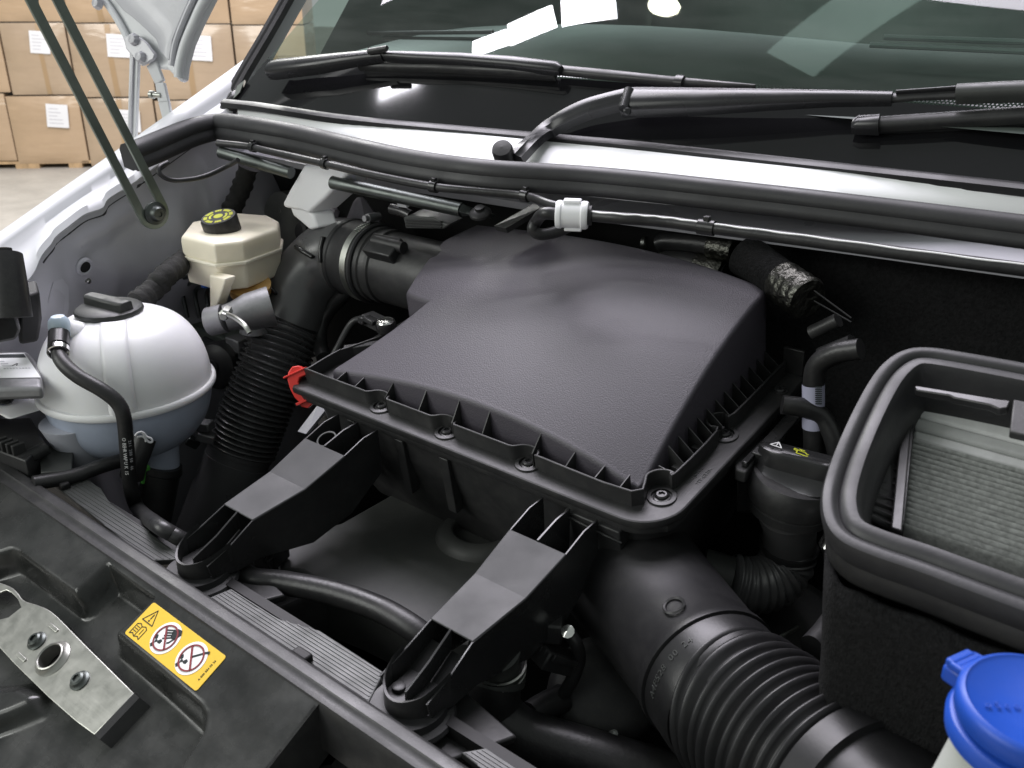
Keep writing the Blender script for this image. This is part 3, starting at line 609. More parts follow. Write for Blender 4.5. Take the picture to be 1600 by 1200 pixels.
arm_loft([(1400, 143), (1500, 136), (1520, 135)], [.003, .003, .003], [.026, .026, .026], [.003, .003, .003], 'washer_pipe', wp, MAT['wiper'])
arm_loft([(1494, 142), (1560, 139), (1640, 136)], [.0155, .0165, .017], [.028, .028, .028], [.010, .010, .010], 'holder', wp, MAT['plastic_grey'])
arm_loft([(1332, 193), (1340, 191), (1374, 190)], [.013, .0165, .018], [.014, .016, .016], [.006, .009, .010], 'end_cap', wp, MAT['wiper'])
arm_loft([(1372, 191), (1480, 184), (1600, 176), (1700, 170)], [.0145, .015, .0155, .016], [.014, .014, .014, .014], [.007, .007, .007, .007], 'blade', wp, MAT['plastic'])
arm_loft([(1360, 202), (1480, 197), (1600, 189), (1700, 183)], [.004, .004, .004, .004], [.006, .006, .006, .006], [.006, .006, .006, .006], 'rubber_lip', wp, MAT['rubber'])
b = B(); b.lathe([(.0045, 0), (.0045, .002), (.003, .0035), (.0002, .0035)], G(980, 174, .04), V((.6, -.75, .1)), 14); put('rivet', b, MAT['wiper'], wp)
wl = thing('wiper', 'left wiper lying low on the glass behind the right wiper pivot', 'wiper', G(640, 100, 0))
arm_loft([(421, 105), (430, 104), (500, 96), (575, 86), (598, 84)], [.023, .026, .024, .017, .015], [.026, .028, .028, .027, .026], [.012, .013, .012, .009, .008], 'arm', wl, MAT['wiper'])
arm_loft([(585, 84), (640, 87), (720, 90), (800, 96), (868, 104), (876, 108)], [.009, .014, .015, .016, .015, .010], [.026, .024, .022, .022, .022, .020], [.008, .008, .008, .008, .008, .006], 'beam', wl, MAT['wiper'])
arm_loft([(562, 101), (575, 100), (680, 102), (800, 108), (868, 114)], [.012, .013, .013, .012, .010], [.014]*5, [.006]*5, 'blade', wl, MAT['plastic'])
arm_loft([(575, 79), (604, 74)], [.007, .007], [.036, .038], [.004, .004], 'hook', wl, MAT['plastic']); 
for u in (577, 600): arm_loft([(u, 74), (u-6, 88)], [.004, .005], [.034, .026], [.003, .003], 'hook_side', wl, MAT['plastic'])
arm_loft([(868, 107), (960, 116), (1060, 126), (1130, 131), (1180, 134)], [.012, .012, .010, .007, .003], [.014, .013, .012, .010, .008], [.005, .005, .005, .004, .003], 'blade_tail', wl, MAT['plastic'])
arm_loft([(1055, 124), (1067, 125)], [.014, .014], [.016, .016], [.005, .005], 'tail_clip', wl, MAT['plastic_gloss'])
arm_loft([(570, 112), (680, 113), (800, 118), (868, 122)], [.003]*4, [.005]*4, [.005]*4, 'rubber_lip', wl, MAT['rubber'])
# ================================================================== wiper linkage rod under the scuttle, white drain funnel
lk = thing('wiper_linkage', 'greenish steel wiper linkage rod below the seal with a flattened bolted end', 'linkage', P(650, 310, z=-.24))
r0, r1 = P(520, 285, z=-.236), P(722, 328, z=-.246)
b = B(); b.tube([r0, r1], .0085, 20); put('rod', b, MAT['darksteel'], lk)
b = B(); b.loft([[r1+V((0, -.0085, 0)), r1+V((0, 0, .0085)), r1+V((0, .0085, 0)), r1+V((0, 0, -.0085))], [P(738, 331, z=-.249)+V((0, -.012, 0)), P(738, 331, z=-.249)+V((0, 0, .004)), P(738, 331, z=-.249)+V((0, .012, 0)), P(738, 331, z=-.249)+V((0, 0, -.004))], [P(768, 338, z=-.251)+V((0, -.010, 0)), P(768, 338, z=-.251)+V((0, 0, .003)), P(768, 338, z=-.251)+V((0, .010, 0)), P(768, 338, z=-.251)+V((0, 0, -.003))]]); put('flat_end', b, MAT['darksteel'], lk, bevel=.001)
b = B(); b.lathe([(.013, 0), (.013, .003), (.010, .006), (.0055, .007), (.0055, .010), (.0002, .0105)], P(751, 335, z=-.247), (.1, -.35, .93), 24); put('rod_bolt', b, MAT['plastic'], lk)
b = B(); b.tube([P(345, 238, z=-.215), P(455, 270, z=-.232)], .008, 16); put('rear_rod', b, MAT['darksteel'], lk)
b = B(); b.prism([P(772, 353, z=-.262), P(834, 318, z=-.24), P(846, 324, z=-.24), P(790, 357, z=-.262)], (0, .004, -.006)); put('link_bracket', b, MAT['plastic'], lk)
fn_ = thing('drain_funnel', 'white plastic drain funnel hanging from the scuttle above the air hose', 'funnel', P(480, 300, y=.80))
FY = .775
b = B(); o1 = [(474, 258), (546, 264), (533, 282), (505, 312), (481, 334), (470, 329), (444, 325), (441, 317), (452, 296)]
b.loft([[P(u, v, y=FY) for u, v in o1], [P(u, v, y=FY)+V((.02, .035, .004)) for u, v in o1]]); put('funnel_body', b, MAT['whiteplastic'], fn_, smooth=30, bevel=.004, seg=3)
b = B(); o2 = [(446, 322), (470, 326), (482, 334), (490, 356), (478, 360), (462, 346), (452, 338)]
b.loft([[P(u, v, y=FY)+V((.003, .004, 0)) for u, v in o2], [P(u, v, y=FY)+V((.018, .028, .002)) for u, v in o2]]); put('spout', b, MAT['whiteplastic'], fn_, smooth=30, bevel=.003, seg=3)
# ================================================================== bonnet prop: one long slotted bar
pr = thing('hood_prop', 'long olive steel slotted prop bar leaning up to the raised bonnet', 'prop', P(238, 332, x=-1.10))
PX = -1.13; po = P(238, 332, x=PX); ey_ = (P(52, -30, x=PX)-po).normalized(); ex_ = ey_.cross(V((1, 0, 0))).normalized(); PM = basis(po, ex_, ey_)
if (PM.to_3x3() @ V((0, 0, 1))).x < 0: PM = basis(po, -ex_, ey_)
Lp = (P(46, -70, x=PX)-po).length
outl = circ(0, 0, .0215, 12, 180, 360)+[(.0200, Lp)]+[(-.0200, Lp)]
hol = circ(0, .0, .0105, 10, 180, 360)+circ(0, (P(60, 8, x=PX)-po).length, .0085, 9, 0, 180)
b = curve_b([outl, hol], .005, .0008, PM); put('bar', b, MAT['greensteel'], pr, smooth=40)
b = B(); b.lathe([(.0135, .002), (.0150, .0045), (.0150, .009), (.0105, .011), (.0095, .016), (.0080, .018), (.0035, .018), (.003, .0165), (.0002, .0165)], po, V((1, 0, 0)), 24); put('pivot_bolt', b, MAT['darksteel'], pr, smooth=30)
# ================================================================== FRONT CROSSMEMBER (radiator support)
cm = thing('crossmember', 'black plastic front panel across the bay front with a yellow warning sticker', 'front panel', P(200, 950, z=-.56))
ZT = -.50; rx0, rx1 = -1.35, -.12
y_in = .3555; y_out = P(210, 895, z=ZT).y
b = B(); prof_ = [(y_in+.002, ZT-.05), (y_in+.002, ZT-.004), (y_in, ZT-.001), (y_in-.003, ZT), (y_in-.011, ZT-.0005), (y_in-.013, ZT-.0025), (y_out+.006, ZT-.0030), (y_out+.002, ZT-.004), (y_out, ZT-.009), (y_out, ZT-.05)]
b.loft([[V((x, y, z)) for y, z in prof_] for x in [rx0+(rx1-rx0)*k/20 for k in range(21)]]); put('rail', b, MAT['plastic'], cm, smooth=40)
ZP = ZT-.0065
# the panel in front of the rail falls away towards the grille
PA = R(27); PN = V((0, -math.sin(PA), math.cos(PA))); PE = V((0, math.cos(PA), math.sin(PA))); PO = V((0, y_out, ZP))
PMx = basis(PO, (1, 0, 0), None, PN)
def Q(u, v, h=0.0): return PP(u, v, PO+PN*h, PN)
def ql(px, h=0.0):
    return [((p-PO).x, (p-PO).dot(PE)) for p in (Q(u, v, h) for u, v in px)]
def QW(x, y, h=0.0): return PO+V((x, 0, 0))+PE*y+PN*h
rec = [(-160, 792), (-20, 868), (2, 862), (16, 857), (30, 863), (118, 927), (168, 882), (240, 934), (181, 988), (250, 1045), (312, 1100), (321, 1116), (318, 1140), (300, 1170), (240, 1260), (-260, 1260)]
rp_ = ql(rec)
def sdf(poly, x, y):
    d = 1e9; ins = False; n = len(poly); j = n-1
    for i in range(n):
        xi, yi = poly[i]; xj, yj = poly[j]; ex, ey = xj-xi, yj-yi; wx, wy = x-xi, y-yi
        t = max(0, min(1, (wx*ex+wy*ey)/(ex*ex+ey*ey))); dx, dy = wx-ex*t, wy-ey*t; d = min(d, dx*dx+dy*dy)
        if (yi > y) != (yj > y) and x < (xj-xi)*(y-yi)/(yj-yi)+xi: ins = not ins
        j = i
    return -math.sqrt(d) if ins else math.sqrt(d)
xr = ql([(492, 1108)])[0][0]
lump = ql([(-40, 1080), (40, 1072), (72, 1085), (60, 1112), (22, 1128), (-40, 1150)], -.02)
def pan(u, v):
    x = lerp(-1.32, xr, u); y = lerp(-.26, .004, v)
    d = sdf(rp_, x, y); h = -.026*sstep(.003, -.014, d)
    dl = sdf(lump, x, y); h += .014*sstep(.006, -.010, dl)*sstep(.004, -.02, d)
    return QW(x, y, h)
b = B(); b.grid(pan, 300, 110); put('moulded_panel', b, MAT['panel'], cm, smooth=70, fix=False)
b = B(); b.prism([QW(xr, -.26, 0), QW(xr, -.001, 0), QW(xr, -.001, -.05), QW(xr, -.26, -.05)], (-.003, 0, 0)); put('panel_edge', b, MAT['plastic'], cm)
b = B(); b.prism([QW(xr+.001, -.26, -.06), QW(-.05, -.26, -.06), QW(-.05, .02, -.06), QW(xr+.001, .02, -.06)], PN*-.01); put('lower_shelf', b, MAT['plastic'], cm, smooth=0)
# grey ribbed strips behind the rail
def ribstrip(px, z, nm, ribs=9):
    pts = [P(u, v, z=z) for u, v in px]; b = B(); b.prism(pts, (0, 0, -.006)); o = put(nm, b, MAT['plastic_grey'], cm, smooth=0, bevel=.001)
    ys = [p.y for p in pts]; b = B(); y0, y1 = min(ys), max(ys)
    for k in range(ribs):
        y = lerp(y0+.004, y1-.002, (k+.5)/ribs); xs_ = []
        for i in range(len(pts)):
            a, c = pts[i], pts[(i+1) % len(pts)]
            if (a.y-y)*(c.y-y) < 0: xs_.append(lerp(a.x, c.x, (y-a.y)/(c.y-a.y)))
        if len(xs_) >= 2: xs_.sort(); b.box(((xs_[0]+xs_[-1])/2, y, z+.0001), (xs_[-1]-xs_[0]-.004, .0012, .0008))
    q = put('rib', b, MAT['plastic_grey'], o, smooth=0); q['kind'] = 'stuff'
ribstrip([(62, 739), (98, 735), (128, 741), (160, 766), (172, 786), (290, 873), (232, 876)], ZT-.012, 'air_guide')
ribstrip([(326, 934), (360, 920), (400, 948), (440, 968), (500, 985), (600, 1050), (570, 1110)], ZT-.012, 'air_guide', 10)
ribstrip([(720, 1175), (760, 1168), (900, 1260), (840, 1270)], ZT-.012, 'air_guide', 5)
for u, v in ((98, 757), (472, 1025)):
    b = B(); b.box(P(u, v, z=ZT-.009), (.018, .010, .008)); put('rubber_stop', b, MAT['dark'], cm, bevel=.002)
# vertical dark wall under the strips
b = B(); b.prism([V((-1.3, .40, ZT-.02)), V((-.1, .40, ZT-.02)), V((-.1, .40, -.93)), V((-1.3, .40, -.93))], (0, -.01, 0)); put('radiator_wall', b, MAT['dark'], cm, smooth=0)
# ---------------------------------------------------- stamped latch plate
ZL = -.016
lp = thing('latch_plate', 'bare stamped metal bonnet latch plate lying in the recess of the front panel', 'latch plate', Q(100, 1030, ZL))
LM = PMx @ Matrix.Translation((0, 0, ZL))
out_ = spline([V((*q, 0)) for q in ql([(-130, 880), (-60, 893), (10, 915), (28, 926), (40, 940), (63, 948), (87, 961), (136, 1010), (212, 1085)], ZL)], 4)
out_ = [(p.x, p.y) for p in out_]+ql([(150, 1150), (120, 1128), (79, 1092), (26, 1040), (0, 1012), (-60, 968), (-130, 915)], ZL)
win = ql([(-50, 925), (-8, 932), (12, 924), (20, 928), (30, 938), (35, 951), (16, 966), (-8, 972), (-50, 950)], ZL)
ringc = ql([(85, 1031)], ZL)[0]
rk = .0112
b = curve_b([out_, win, circ(ringc[0], ringc[1], rk*1.05, 28)], .0025, .0008, LM); put('plate', b, MAT['plate'], lp, smooth=40)
b = B(); b.lathe([(rk, -.010), (rk, .0045), (rk+.0008, .0055), (rk+.0020, .0050), (rk+.0026, .003), (rk+.0060, .0003)], QW(*ringc, ZL+.0025), PN, 32, cap=False); put('eyelet', b, MAT['plate'], lp)
b = B(); b.tube([QW(*ringc, ZL-.012), QW(*ringc, ZL-.008)], rk*.99, 24); put('eyelet_bottom', b, MAT['dark'], lp)
for u, v in ((58, 1002), (125, 1064)):
    c = Q(u, v, ZL+.0025); q = B(); q.lathe([(.0092, 0), (.0092, .0012), (.0076, .0022), (.0070, .0028), (.0062, .0050), (.0046, .0062), (.0032, .0062), (.0029, .0042), (.0002, .0042)], c, PN, 30, fn=lambda r, h, t: r*(1+.12*math.cos(6*t)) if r < .0035 else r)
    put('bolt', q, MAT['darksteel'], lp, smooth=30)
for u, v in ((84, 981), (34, 1027)):
    c = Q(u, v, ZL+.0022); M2 = basis(c, (1, 0, 0), None, PN); b = curve_b([rrect(-.0085, -.0019, .0085, .0019, .0018, 4)], .0016, .0006, M2); put('pressed_bead', b, MAT['plate'], lp)
e0, e1 = Q(212, 1085, ZL), Q(150, 1150, ZL); dv = V((.020, 0, 0))
b = B(); b.loft([[e0+PN*.0024, e1+PN*.0024, e1+PN*.0002, e0+PN*.0002], [e0+dv*.35+PN*.001, e1+dv*.35+PN*.001, e1+dv*.3-PN*.002, e0+dv*.3-PN*.002], [e0+dv*.65-PN*.010, e1+dv*.65-PN*.010, e1+dv*.55-PN*.012, e0+dv*.55-PN*.012]]); put('bent_end', b, MAT['plastic_gloss'], lp, smooth=50)
# ---------------------------------------------------- yellow warning sticker
sc_ = [Q(u, v, .0003) for u, v in ((241, 941), (354, 1026), (307, 1081), (194, 989))]
so = (sc_[0]+sc_[1]+sc_[2]+sc_[3])/4; sxv = ((sc_[1]-sc_[0])+(sc_[2]-sc_[3]))/2; syv = ((sc_[0]-sc_[3])+(sc_[1]-sc_[2]))/2
SW, SH = sxv.length, syv.length; SM = basis(so, sxv, None, PN)
st = put('warning_sticker', curve_b([rrect(-SW/2, -SH/2, SW/2, SH/2, .0025)], .0004, .0001, SM), MAT['yellow'], cm, smooth=0, label='yellow warning sticker with two crossed out fan pictograms')
def S(px, py): return ((px-.5)*SW, (.5-py)*SH)      # 0..1 across, 0..1 down
SM2 = SM @ Matrix.Translation((0, 0, .0005)); SM3 = SM @ Matrix.Translation((0, 0, .0008)); SM4 = SM @ Matrix.Translation((0, 0, .0011)); SM5 = SM @ Matrix.Translation((0, 0, .0014))
# the signs are printed upright for someone in front of the van: their up is towards the right end of the short side
k = SH*.36
# local sign frame: 'up' is along +y of the sticker
tri = [(0, .115), (-.105, -.07), (.105, -.07)]
def PL(c, pts, s):
    cx, cy = S(*c); sx, sy = s if isinstance(s, tuple) else (s, s); return [(cx+x*sx, cy+y*sy) for x, y in pts]
TS, BS = (SW*.125, SH*.36), (SW*.105, SH*.40)
inkb = []
inkb += stroke(PL((.115, .33), [(0, .62), (-.56, -.42), (.56, -.42)], TS), .0008, True)
inkb += stroke(PL((.115, .33), [(0, .26), (0, -.10)], TS), .0010); inkb += [PL((.115, .33), circ(0, -.26, .07, 8), TS)]
book = [(-.62, .30), (-.34, .42), (0, .30), (.34, .42), (.62, .30), (.62, -.42), (.34, -.30), (0, -.42), (-.34, -.30), (-.62, -.42)]
inkb += stroke(PL((.105, .75), book, BS), .0007, True); inkb += stroke(PL((.105, .75), [(0, .30), (0, -.42)], BS), .0006)
for yy in (.18, .02, -.14): inkb += stroke(PL((.105, .75), [(-.5, yy), (-.14, yy)], BS), .0006)
inkb += stroke(PL((.105, .75), [(.32, .22), (.32, -.16)], BS), .0006)
b = prints(inkb, SM2); put('printed_symbols', b, MAT['inkblack'], st, smooth=0)
fanb = lambda a: [(math.cos(R(a+t))*r, math.sin(R(a+t))*r) for t, r in ((-8, .12), (-34, .34), (-22, .62), (6, .70), (26, .52), (14, .22))]
for cx, hand in ((.39, True), (.742, False)):
    c = (cx, .5); s = (SW*.138, SH*.43); sw_ = SW*.138
    put('sign_disc', prints([PL(c, circ(0, 0, 1.0, 40), s)], SM2), MAT['inkwhite'], st, smooth=0)
    blk = []
    fc = (-.42, -.42)
    for a in (20, 140, 260): blk += [PL(c, [(fc[0]+x*.62, fc[1]+y*.62) for x, y in fanb(a)], s)]
    blk += [PL(c, [(fc[0]+x, fc[1]+y) for x, y in circ(0, 0, .09, 10)], s)]
    blk += [PL(c, [(-.76+x, -.20+y) for x, y in circ(0, 0, .12, 10)], s)] if False else []
    if hand:
        blk += [PL(c, [(.10, .52), (.30, .12), (.66, .22), (.80, .60), (.62, .84), (.30, .80)], s)]
        for q in range(4): blk += stroke(PL(c, [(.16+.05*q, .62-.15*q), (-.30+.05*q, .40-.17*q)], s), sw_*.095)
        blk += stroke(PL(c, [(.58, .24), (.44, -.10), (.36, -.16)], s), sw_*.11)
    else:
        blk += [PL(c, [(.02, .02), (.62, .62), (.84, .72), (.72, .86), (.56, .74), (-.06, .12)], s)]
    put('sign_figure', prints(blk, SM3), MAT['inkblack'], st, smooth=0)
    ring = []
    for q in range(40):
        a0, a1 = 2*math.pi*q/40, 2*math.pi*(q+1)/40
        ring.append(PL(c, [(.82*math.cos(a0), .82*math.sin(a0)), (.82*math.cos(a1), .82*math.sin(a1)), (.72*math.cos(a1), .72*math.sin(a1)), (.72*math.cos(a0), .72*math.sin(a0))], s))
    ring += stroke(PL(c, [(-.54, .54), (.54, -.54)], s), sw_*.12)
    put('prohibition_ring', prints(ring, SM4), MAT['inkred'], st, smooth=0)
put('part_number', text_b('A 000 584 05 26', SH*.085, SM2 @ Matrix.Translation((SW*.445, 0, 0)) @ Matrix.Rotation(R(90), 4, 'Z')), MAT['inkblack'], st, smooth=0)
# ================================================================== AIR FILTER BOX
AO = V((-.799, .607, -.405)); TL_ = R(10); AY = V((0, math.cos(TL_), math.sin(TL_))); AZv = V((0, -math.sin(TL_), math.cos(TL_)))
LW = lambda x, y, w_: AO+V((1, 0, 0))*x+AY*y+AZv*w_
def LI(u, v, w_):
    p = PP(u, v, LW(0, 0, w_), AZv)-AO; return p.x, p.dot(AY)
LBM = basis(AO, (1, 0, 0), None, AZv)
ab = thing('air_filter_box', 'large black air filter box with domed lid, screwed flange and two legs', 'air box', LW(.22, .12, -.16))
FZ = -.0165
# ---- domed lid
Fx, Fw = [.024, .093, .171, .237, .304, .363, .43], [-.006, .012, .021, .0235, .018, .007, -.0095]
Ry, Rw = [.02, .079, .163, .242, .26], [-.0095, .030, .056, .074, .077]
Bx, Bw = [.044, .104, .2, .286, .385, .43], [.077, .084, .093, .097, .091, .077]
Ly, Lw = [.02, .094, .16, .2, .26], [-.006, .004, .034, .060, .078]
def smooth_tab(xs, ys):
    pts = spline([V((a, c, 0)) for a, c in zip(xs, ys)], 10); return [p.x for p in pts], [p.y for p in pts]
Fx, Fw = smooth_tab(Fx, Fw); Ry, Rw = smooth_tab(Ry, Rw); Bx, Bw = smooth_tab(Bx, Bw); Ly, Lw = smooth_tab(Ly, Lw)
def xl(y): return interp(y, [.02, .05, .077, .10, .122, .126, .131, .136, .16, .185, .225, .26], [.026, .052, .070, .081, .089, .090, .060, .042, .035, .030, .024, .048])
# taut skin: one low-order surface fitted through the crest lines of the moulding
_pts = [(.070, .077, .016, 2), (.081, .10, .033, 2), (.090, .124, .052, 2), (.052, .05, .004, 2), (.044, .130, .051, 1.5), (.035, .16, .064, 1.5), (.030, .185, .074, 1.5), (.022, .225, .080, 1.5), (.05, .255, .082, 2), (.24, .14, .068, 1.5), (.33, .14, .064, 1.5), (.15, .14, .064, 1.5)]
for k in range(31):
    t = k/30
    x = lerp(.026, .43, t); _pts.append((x, .02, interp(x, Fx, Fw), 2.0)); x = lerp(.048, .43, t); _pts.append((x, .26, interp(x, Bx, Bw), 1.2))
    y = lerp(.02, .26, t); _pts.append((.43, y, interp(y, Ry, Rw), 1.5))
_ex = [(i, j) for i in range(4) for j in range(4) if i+j <= 3]
_A = np.array([[wt*((x/.43)**i)*((y/.26)**j) for i, j in _ex] for x, y, w_, wt in _pts]); _b = np.array([wt*w_ for x, y, w_, wt in _pts])
_co = np.linalg.lstsq(_A, _b, rcond=None)[0]
def dome(u, v):
    y = lerp(.02, .26, v); x = lerp(xl(y), .43, u)
    return x, y, float(sum(c*((x/.43)**i)*((y/.26)**j) for c, (i, j) in zip(_co, _ex)))
NU, NV = 64, 120; vv = [k/NV for k in range(NV+1)]
vals = [[dome(i/NU, j/NV) for i in range(NU+1)] for j in range(NV+1)]
b = B(); b.v = [LW(*vals[j][i]) for j in range(NV+1) for i in range(NU+1)]
for j in range(NV):
    for i in range(NU): k = j*(NU+1)+i; b.f.append((k, k+1, k+NU+2, k+NU+1))
loopi = [(0, i) for i in range(NU+1)]+[(j, NU) for j in range(1, NV+1)]+[(NV, i) for i in range(NU-1, -1, -1)]+[(j, 0) for j in range(NV-1, 0, -1)]
lp2 = [vals[j][i] for j, i in loopi]; nl = len(lp2); idx = [j*(NU+1)+i for j, i in loopi]
prev = idx
for off, dz, base in ((.0018, .0006, None), (.0034, .0024, None), (.0042, .006, None), (.0062, None, -.022)):
    cur = []
    for q in range(nl):
        x, y, w_ = lp2[q]; xa, ya, _ = lp2[q-3]; xb, yb, _ = lp2[(q+3) % nl]; tx, ty = xb-xa, yb-ya; ll = math.hypot(tx, ty) or 1
        cur.append(len(b.v)); b.v.append(LW(x+ty/ll*off, y-tx/ll*off, (w_-dz) if base is None else min(base, w_-.007)))
    for q in range(nl): b.f.append((prev[q], cur[q], cur[(q+1) % nl], prev[(q+1) % nl]))
    prev = cur
lid = put('lid_dome', b, MAT['lid'], ab, smooth=80, fix=False)
# ---- flange: wall path with pockets round each screw
scr = [LI(u, v, FZ) for u, v in ((597, 636), (699, 676), (826, 725), (1034, 777), (1132, 680))]
scr = [(x, y) for x, y in scr]
XR = .455
path2 = [(.035, .16), (.028, .12), (.006, .060), (.0, .045), (.0, .004), (.004, .0)]
for x, y in scr[:3]:
    path2 += [(x-.030, 0), (x-.019, .0002), (x-.0145, .0025), (x-.009, .0075), (x-.001, .0100), (x+.007, .0085), (x+.0115, .0045), (x+.0135, .0004), (x+.020, 0)]
cx, cy = scr[3]
path2 += [(cx-.016, 0)]+[(cx-.002+.015*math.cos(R(a)), cy+.004+.015*math.sin(R(a))) for a in (185, 160, 135, 110, 90, 70)]+[(XR-.004, cy+.018), (XR, cy+.020)]
x, y = scr[4]
path2 += [(XR, y-.018)]+[(XR-.004+.014*math.cos(R(a)), y+.014*math.sin(R(a))) for a in (250, 220, 190, 160, 130, 105)]+[(XR, y+.018), (XR, .262)]
b = B(); b.sweep([(-.0012, FZ-.004), (.0012, FZ-.004), (.0012, -.0005), (.0006, 0), (-.0006, 0), (-.0012, -.0005)], spline([LW(x, y, 0) for x, y in path2], 3), AZv); put('flange_wall', b, MAT['plastic'], ab, smooth=40)
def rc(x0, y0, x1, y1, r): return rrect(x0, y0, x1, y1, r, 8)
fl = [(-.014, .075), (-.014, -.013)]+[(-.008, -.020)]+[(.435+.042*math.sin(R(a)), .022-.042*math.cos(R(a))) for a in range(0, 91, 9)]+[(.477, .275), (.0, .275)]
b = curve_b([fl], .0085, .0020, LBM @ Matrix.Translation((0, 0, FZ-.0085))); put('flange', b, MAT['plastic'], ab, smooth=35)
fl2 = [(x*.985+.004, y+.004 if y < 0 else y) for x, y in fl]
b = curve_b([fl2], .008, .002, LBM @ Matrix.Translation((0, 0, FZ-.0185))); put('lower_flange', b, MAT['plastic'], ab, smooth=35)
sm = B(); sm.lathe([(.0078, 0), (.0078, .0010), (.0062, .0014), (.0058, .0032), (.0046, .0042), (.0030, .0042), (.0026, .0026), (.0002, .0026)], (0, 0, 0), (0, 0, 1), 24, fn=lambda r, h, t: r*(1+.15*math.cos(6*t)) if r < .0032 else r)
sme = meshdata('screw', sm, MAT['darksteel'] if False else MAT['plastic_gloss'], 30)
for x, y in scr+[(XR+.010, .23)]: inst('screw', sme, ab, LBM @ Matrix.Translation((x, y, FZ)))
for k, (x, y) in enumerate(scr):
    b = B(); b.lathe([(.0135, 0), (.0130, .0018), (.0095, .0022), (.0092, .0008)], LW(x, y, FZ), AZv, 28, cap=False); put('screw_boss', b, MAT['plastic'], ab)
# ---- gussets along the front and right edges
def gusset(p0, p1, h0, h1, low, th):
    d = (V((p1[0]-p0[0], p1[1]-p0[1], 0))).normalized(); s = V((-d.y, d.x, 0))*th/2; q = []
    for sg in (1, -1):
        q.append([LW(p0[0]+s.x*sg, p0[1]+s.y*sg, low), LW(p0[0]+s.x*sg, p0[1]+s.y*sg, h0), LW(p1[0]+s.x*sg, p1[1]+s.y*sg, h1), LW(p1[0]+s.x*sg, p1[1]+s.y*sg, low)])
    b = B(); b.loft(q); return b
for u, v in ((526, 592), (555, 602), (611, 614), (656, 639), (714, 654), (754, 677), (840, 700), (885, 726), (930, 744), (969, 759)):
    x, _ = LI(u, v, 0); h = dome(min(1, max(0, (x-.026)/.404)), 0)[2]; put('gusset', gusset((x, .0005), (x, .0165), -.001, max(.002, h-.004), FZ-.003, .0011), MAT['plastic'], ab, smooth=0)
for k in range(13):
    y = .040+.0175*k; h = interp(y, Ry, Rw); put('gusset', gusset((XR-.0005, y), (.4365, y+.004), -.001, min(h-.006, .010), FZ-.003, .0011), MAT['plastic'], ab, smooth=0)
for y in (.058, .093, .128): put('gusset_foot', gusset((XR-.001, y), (XR-.011, y+.001), -.006, -.006, FZ, .010), MAT['plastic'], ab, smooth=0)
# trough floor
b = B(); b.prism([LW(.002, .002, FZ-.0005), LW(XR-.001, .002, FZ-.0005), LW(XR-.001, .26, FZ-.0005), LW(.002, .26, FZ-.0005)], AZv*-.002); put('trough_floor', b, MAT['plastic'], ab, smooth=0)
# raised lettering on the right flange
for k, (tx, off) in enumerate((('1000 JUN 1', .461), ('>PP-GF30<', .469))):
    put('raised_lettering', text_b(tx, .0058, LBM @ Matrix.Translation((off, .064+.004*k, FZ+.0001)) @ Matrix.Rotation(R(90), 4, 'Z'), .0004), MAT['plastic_grey'], ab, smooth=0)
# rear right corner latch tab and bracket on the right side
b = B(); b.box(LW(.462, .268, -.002), (.022, .004, .030), LBM.to_3x3()); put('latch_tab', b, MAT['plastic'], ab, bevel=.0008)
b = B(); b.box(LW(.487, .185, -.032), (.014, .090, .006), LBM.to_3x3()); b.box(LW(.482, .185, -.042), (.006, .09, .02), LBM.to_3x3()); put('side_rail', b, MAT['plastic_gloss'], ab, bevel=.001)
for yy in (.135, .235):
    b = B(); b.box(LW(.49, yy, -.03), (.012, .012, .016), LBM.to_3x3()); put('side_clip', b, MAT['plastic_gloss'], ab, bevel=.001)
# ---- lower case
def case_ring(w_, ins): return [LW(x, y, w_) for x, y in rc(.0+ins, -.010+ins, .462-ins, .27-ins, .03)]
b = B(); b.loft([case_ring(FZ-.018, .002), case_ring(FZ-.05, .004), case_ring(-.115, .014), case_ring(-.17, .030)]); put('lower_case', b, MAT['plastic'], ab, smooth=40)
for x in (.075, .15, .215, .40):
    b = B(); b.box(LW(x, -.006, -.075), (.012, .012, .07), LBM.to_3x3()); put('case_rib', b, MAT['plastic'], ab, bevel=.001)
# clip pocket at the front right corner
b = B(); b.box(LW(.405, -.012, -.055), (.060, .018, .045), LBM.to_3x3()); put('clip_pocket', b, MAT['plastic'], ab, bevel=.0015)
b = B(); b.tube([LW(.378, -.023, -.036), LW(.42, -.023, -.040), LW(.437, -.021, -.043)], .0012, 8); put('clip_wire', b, MAT['plastic_gloss'], ab)
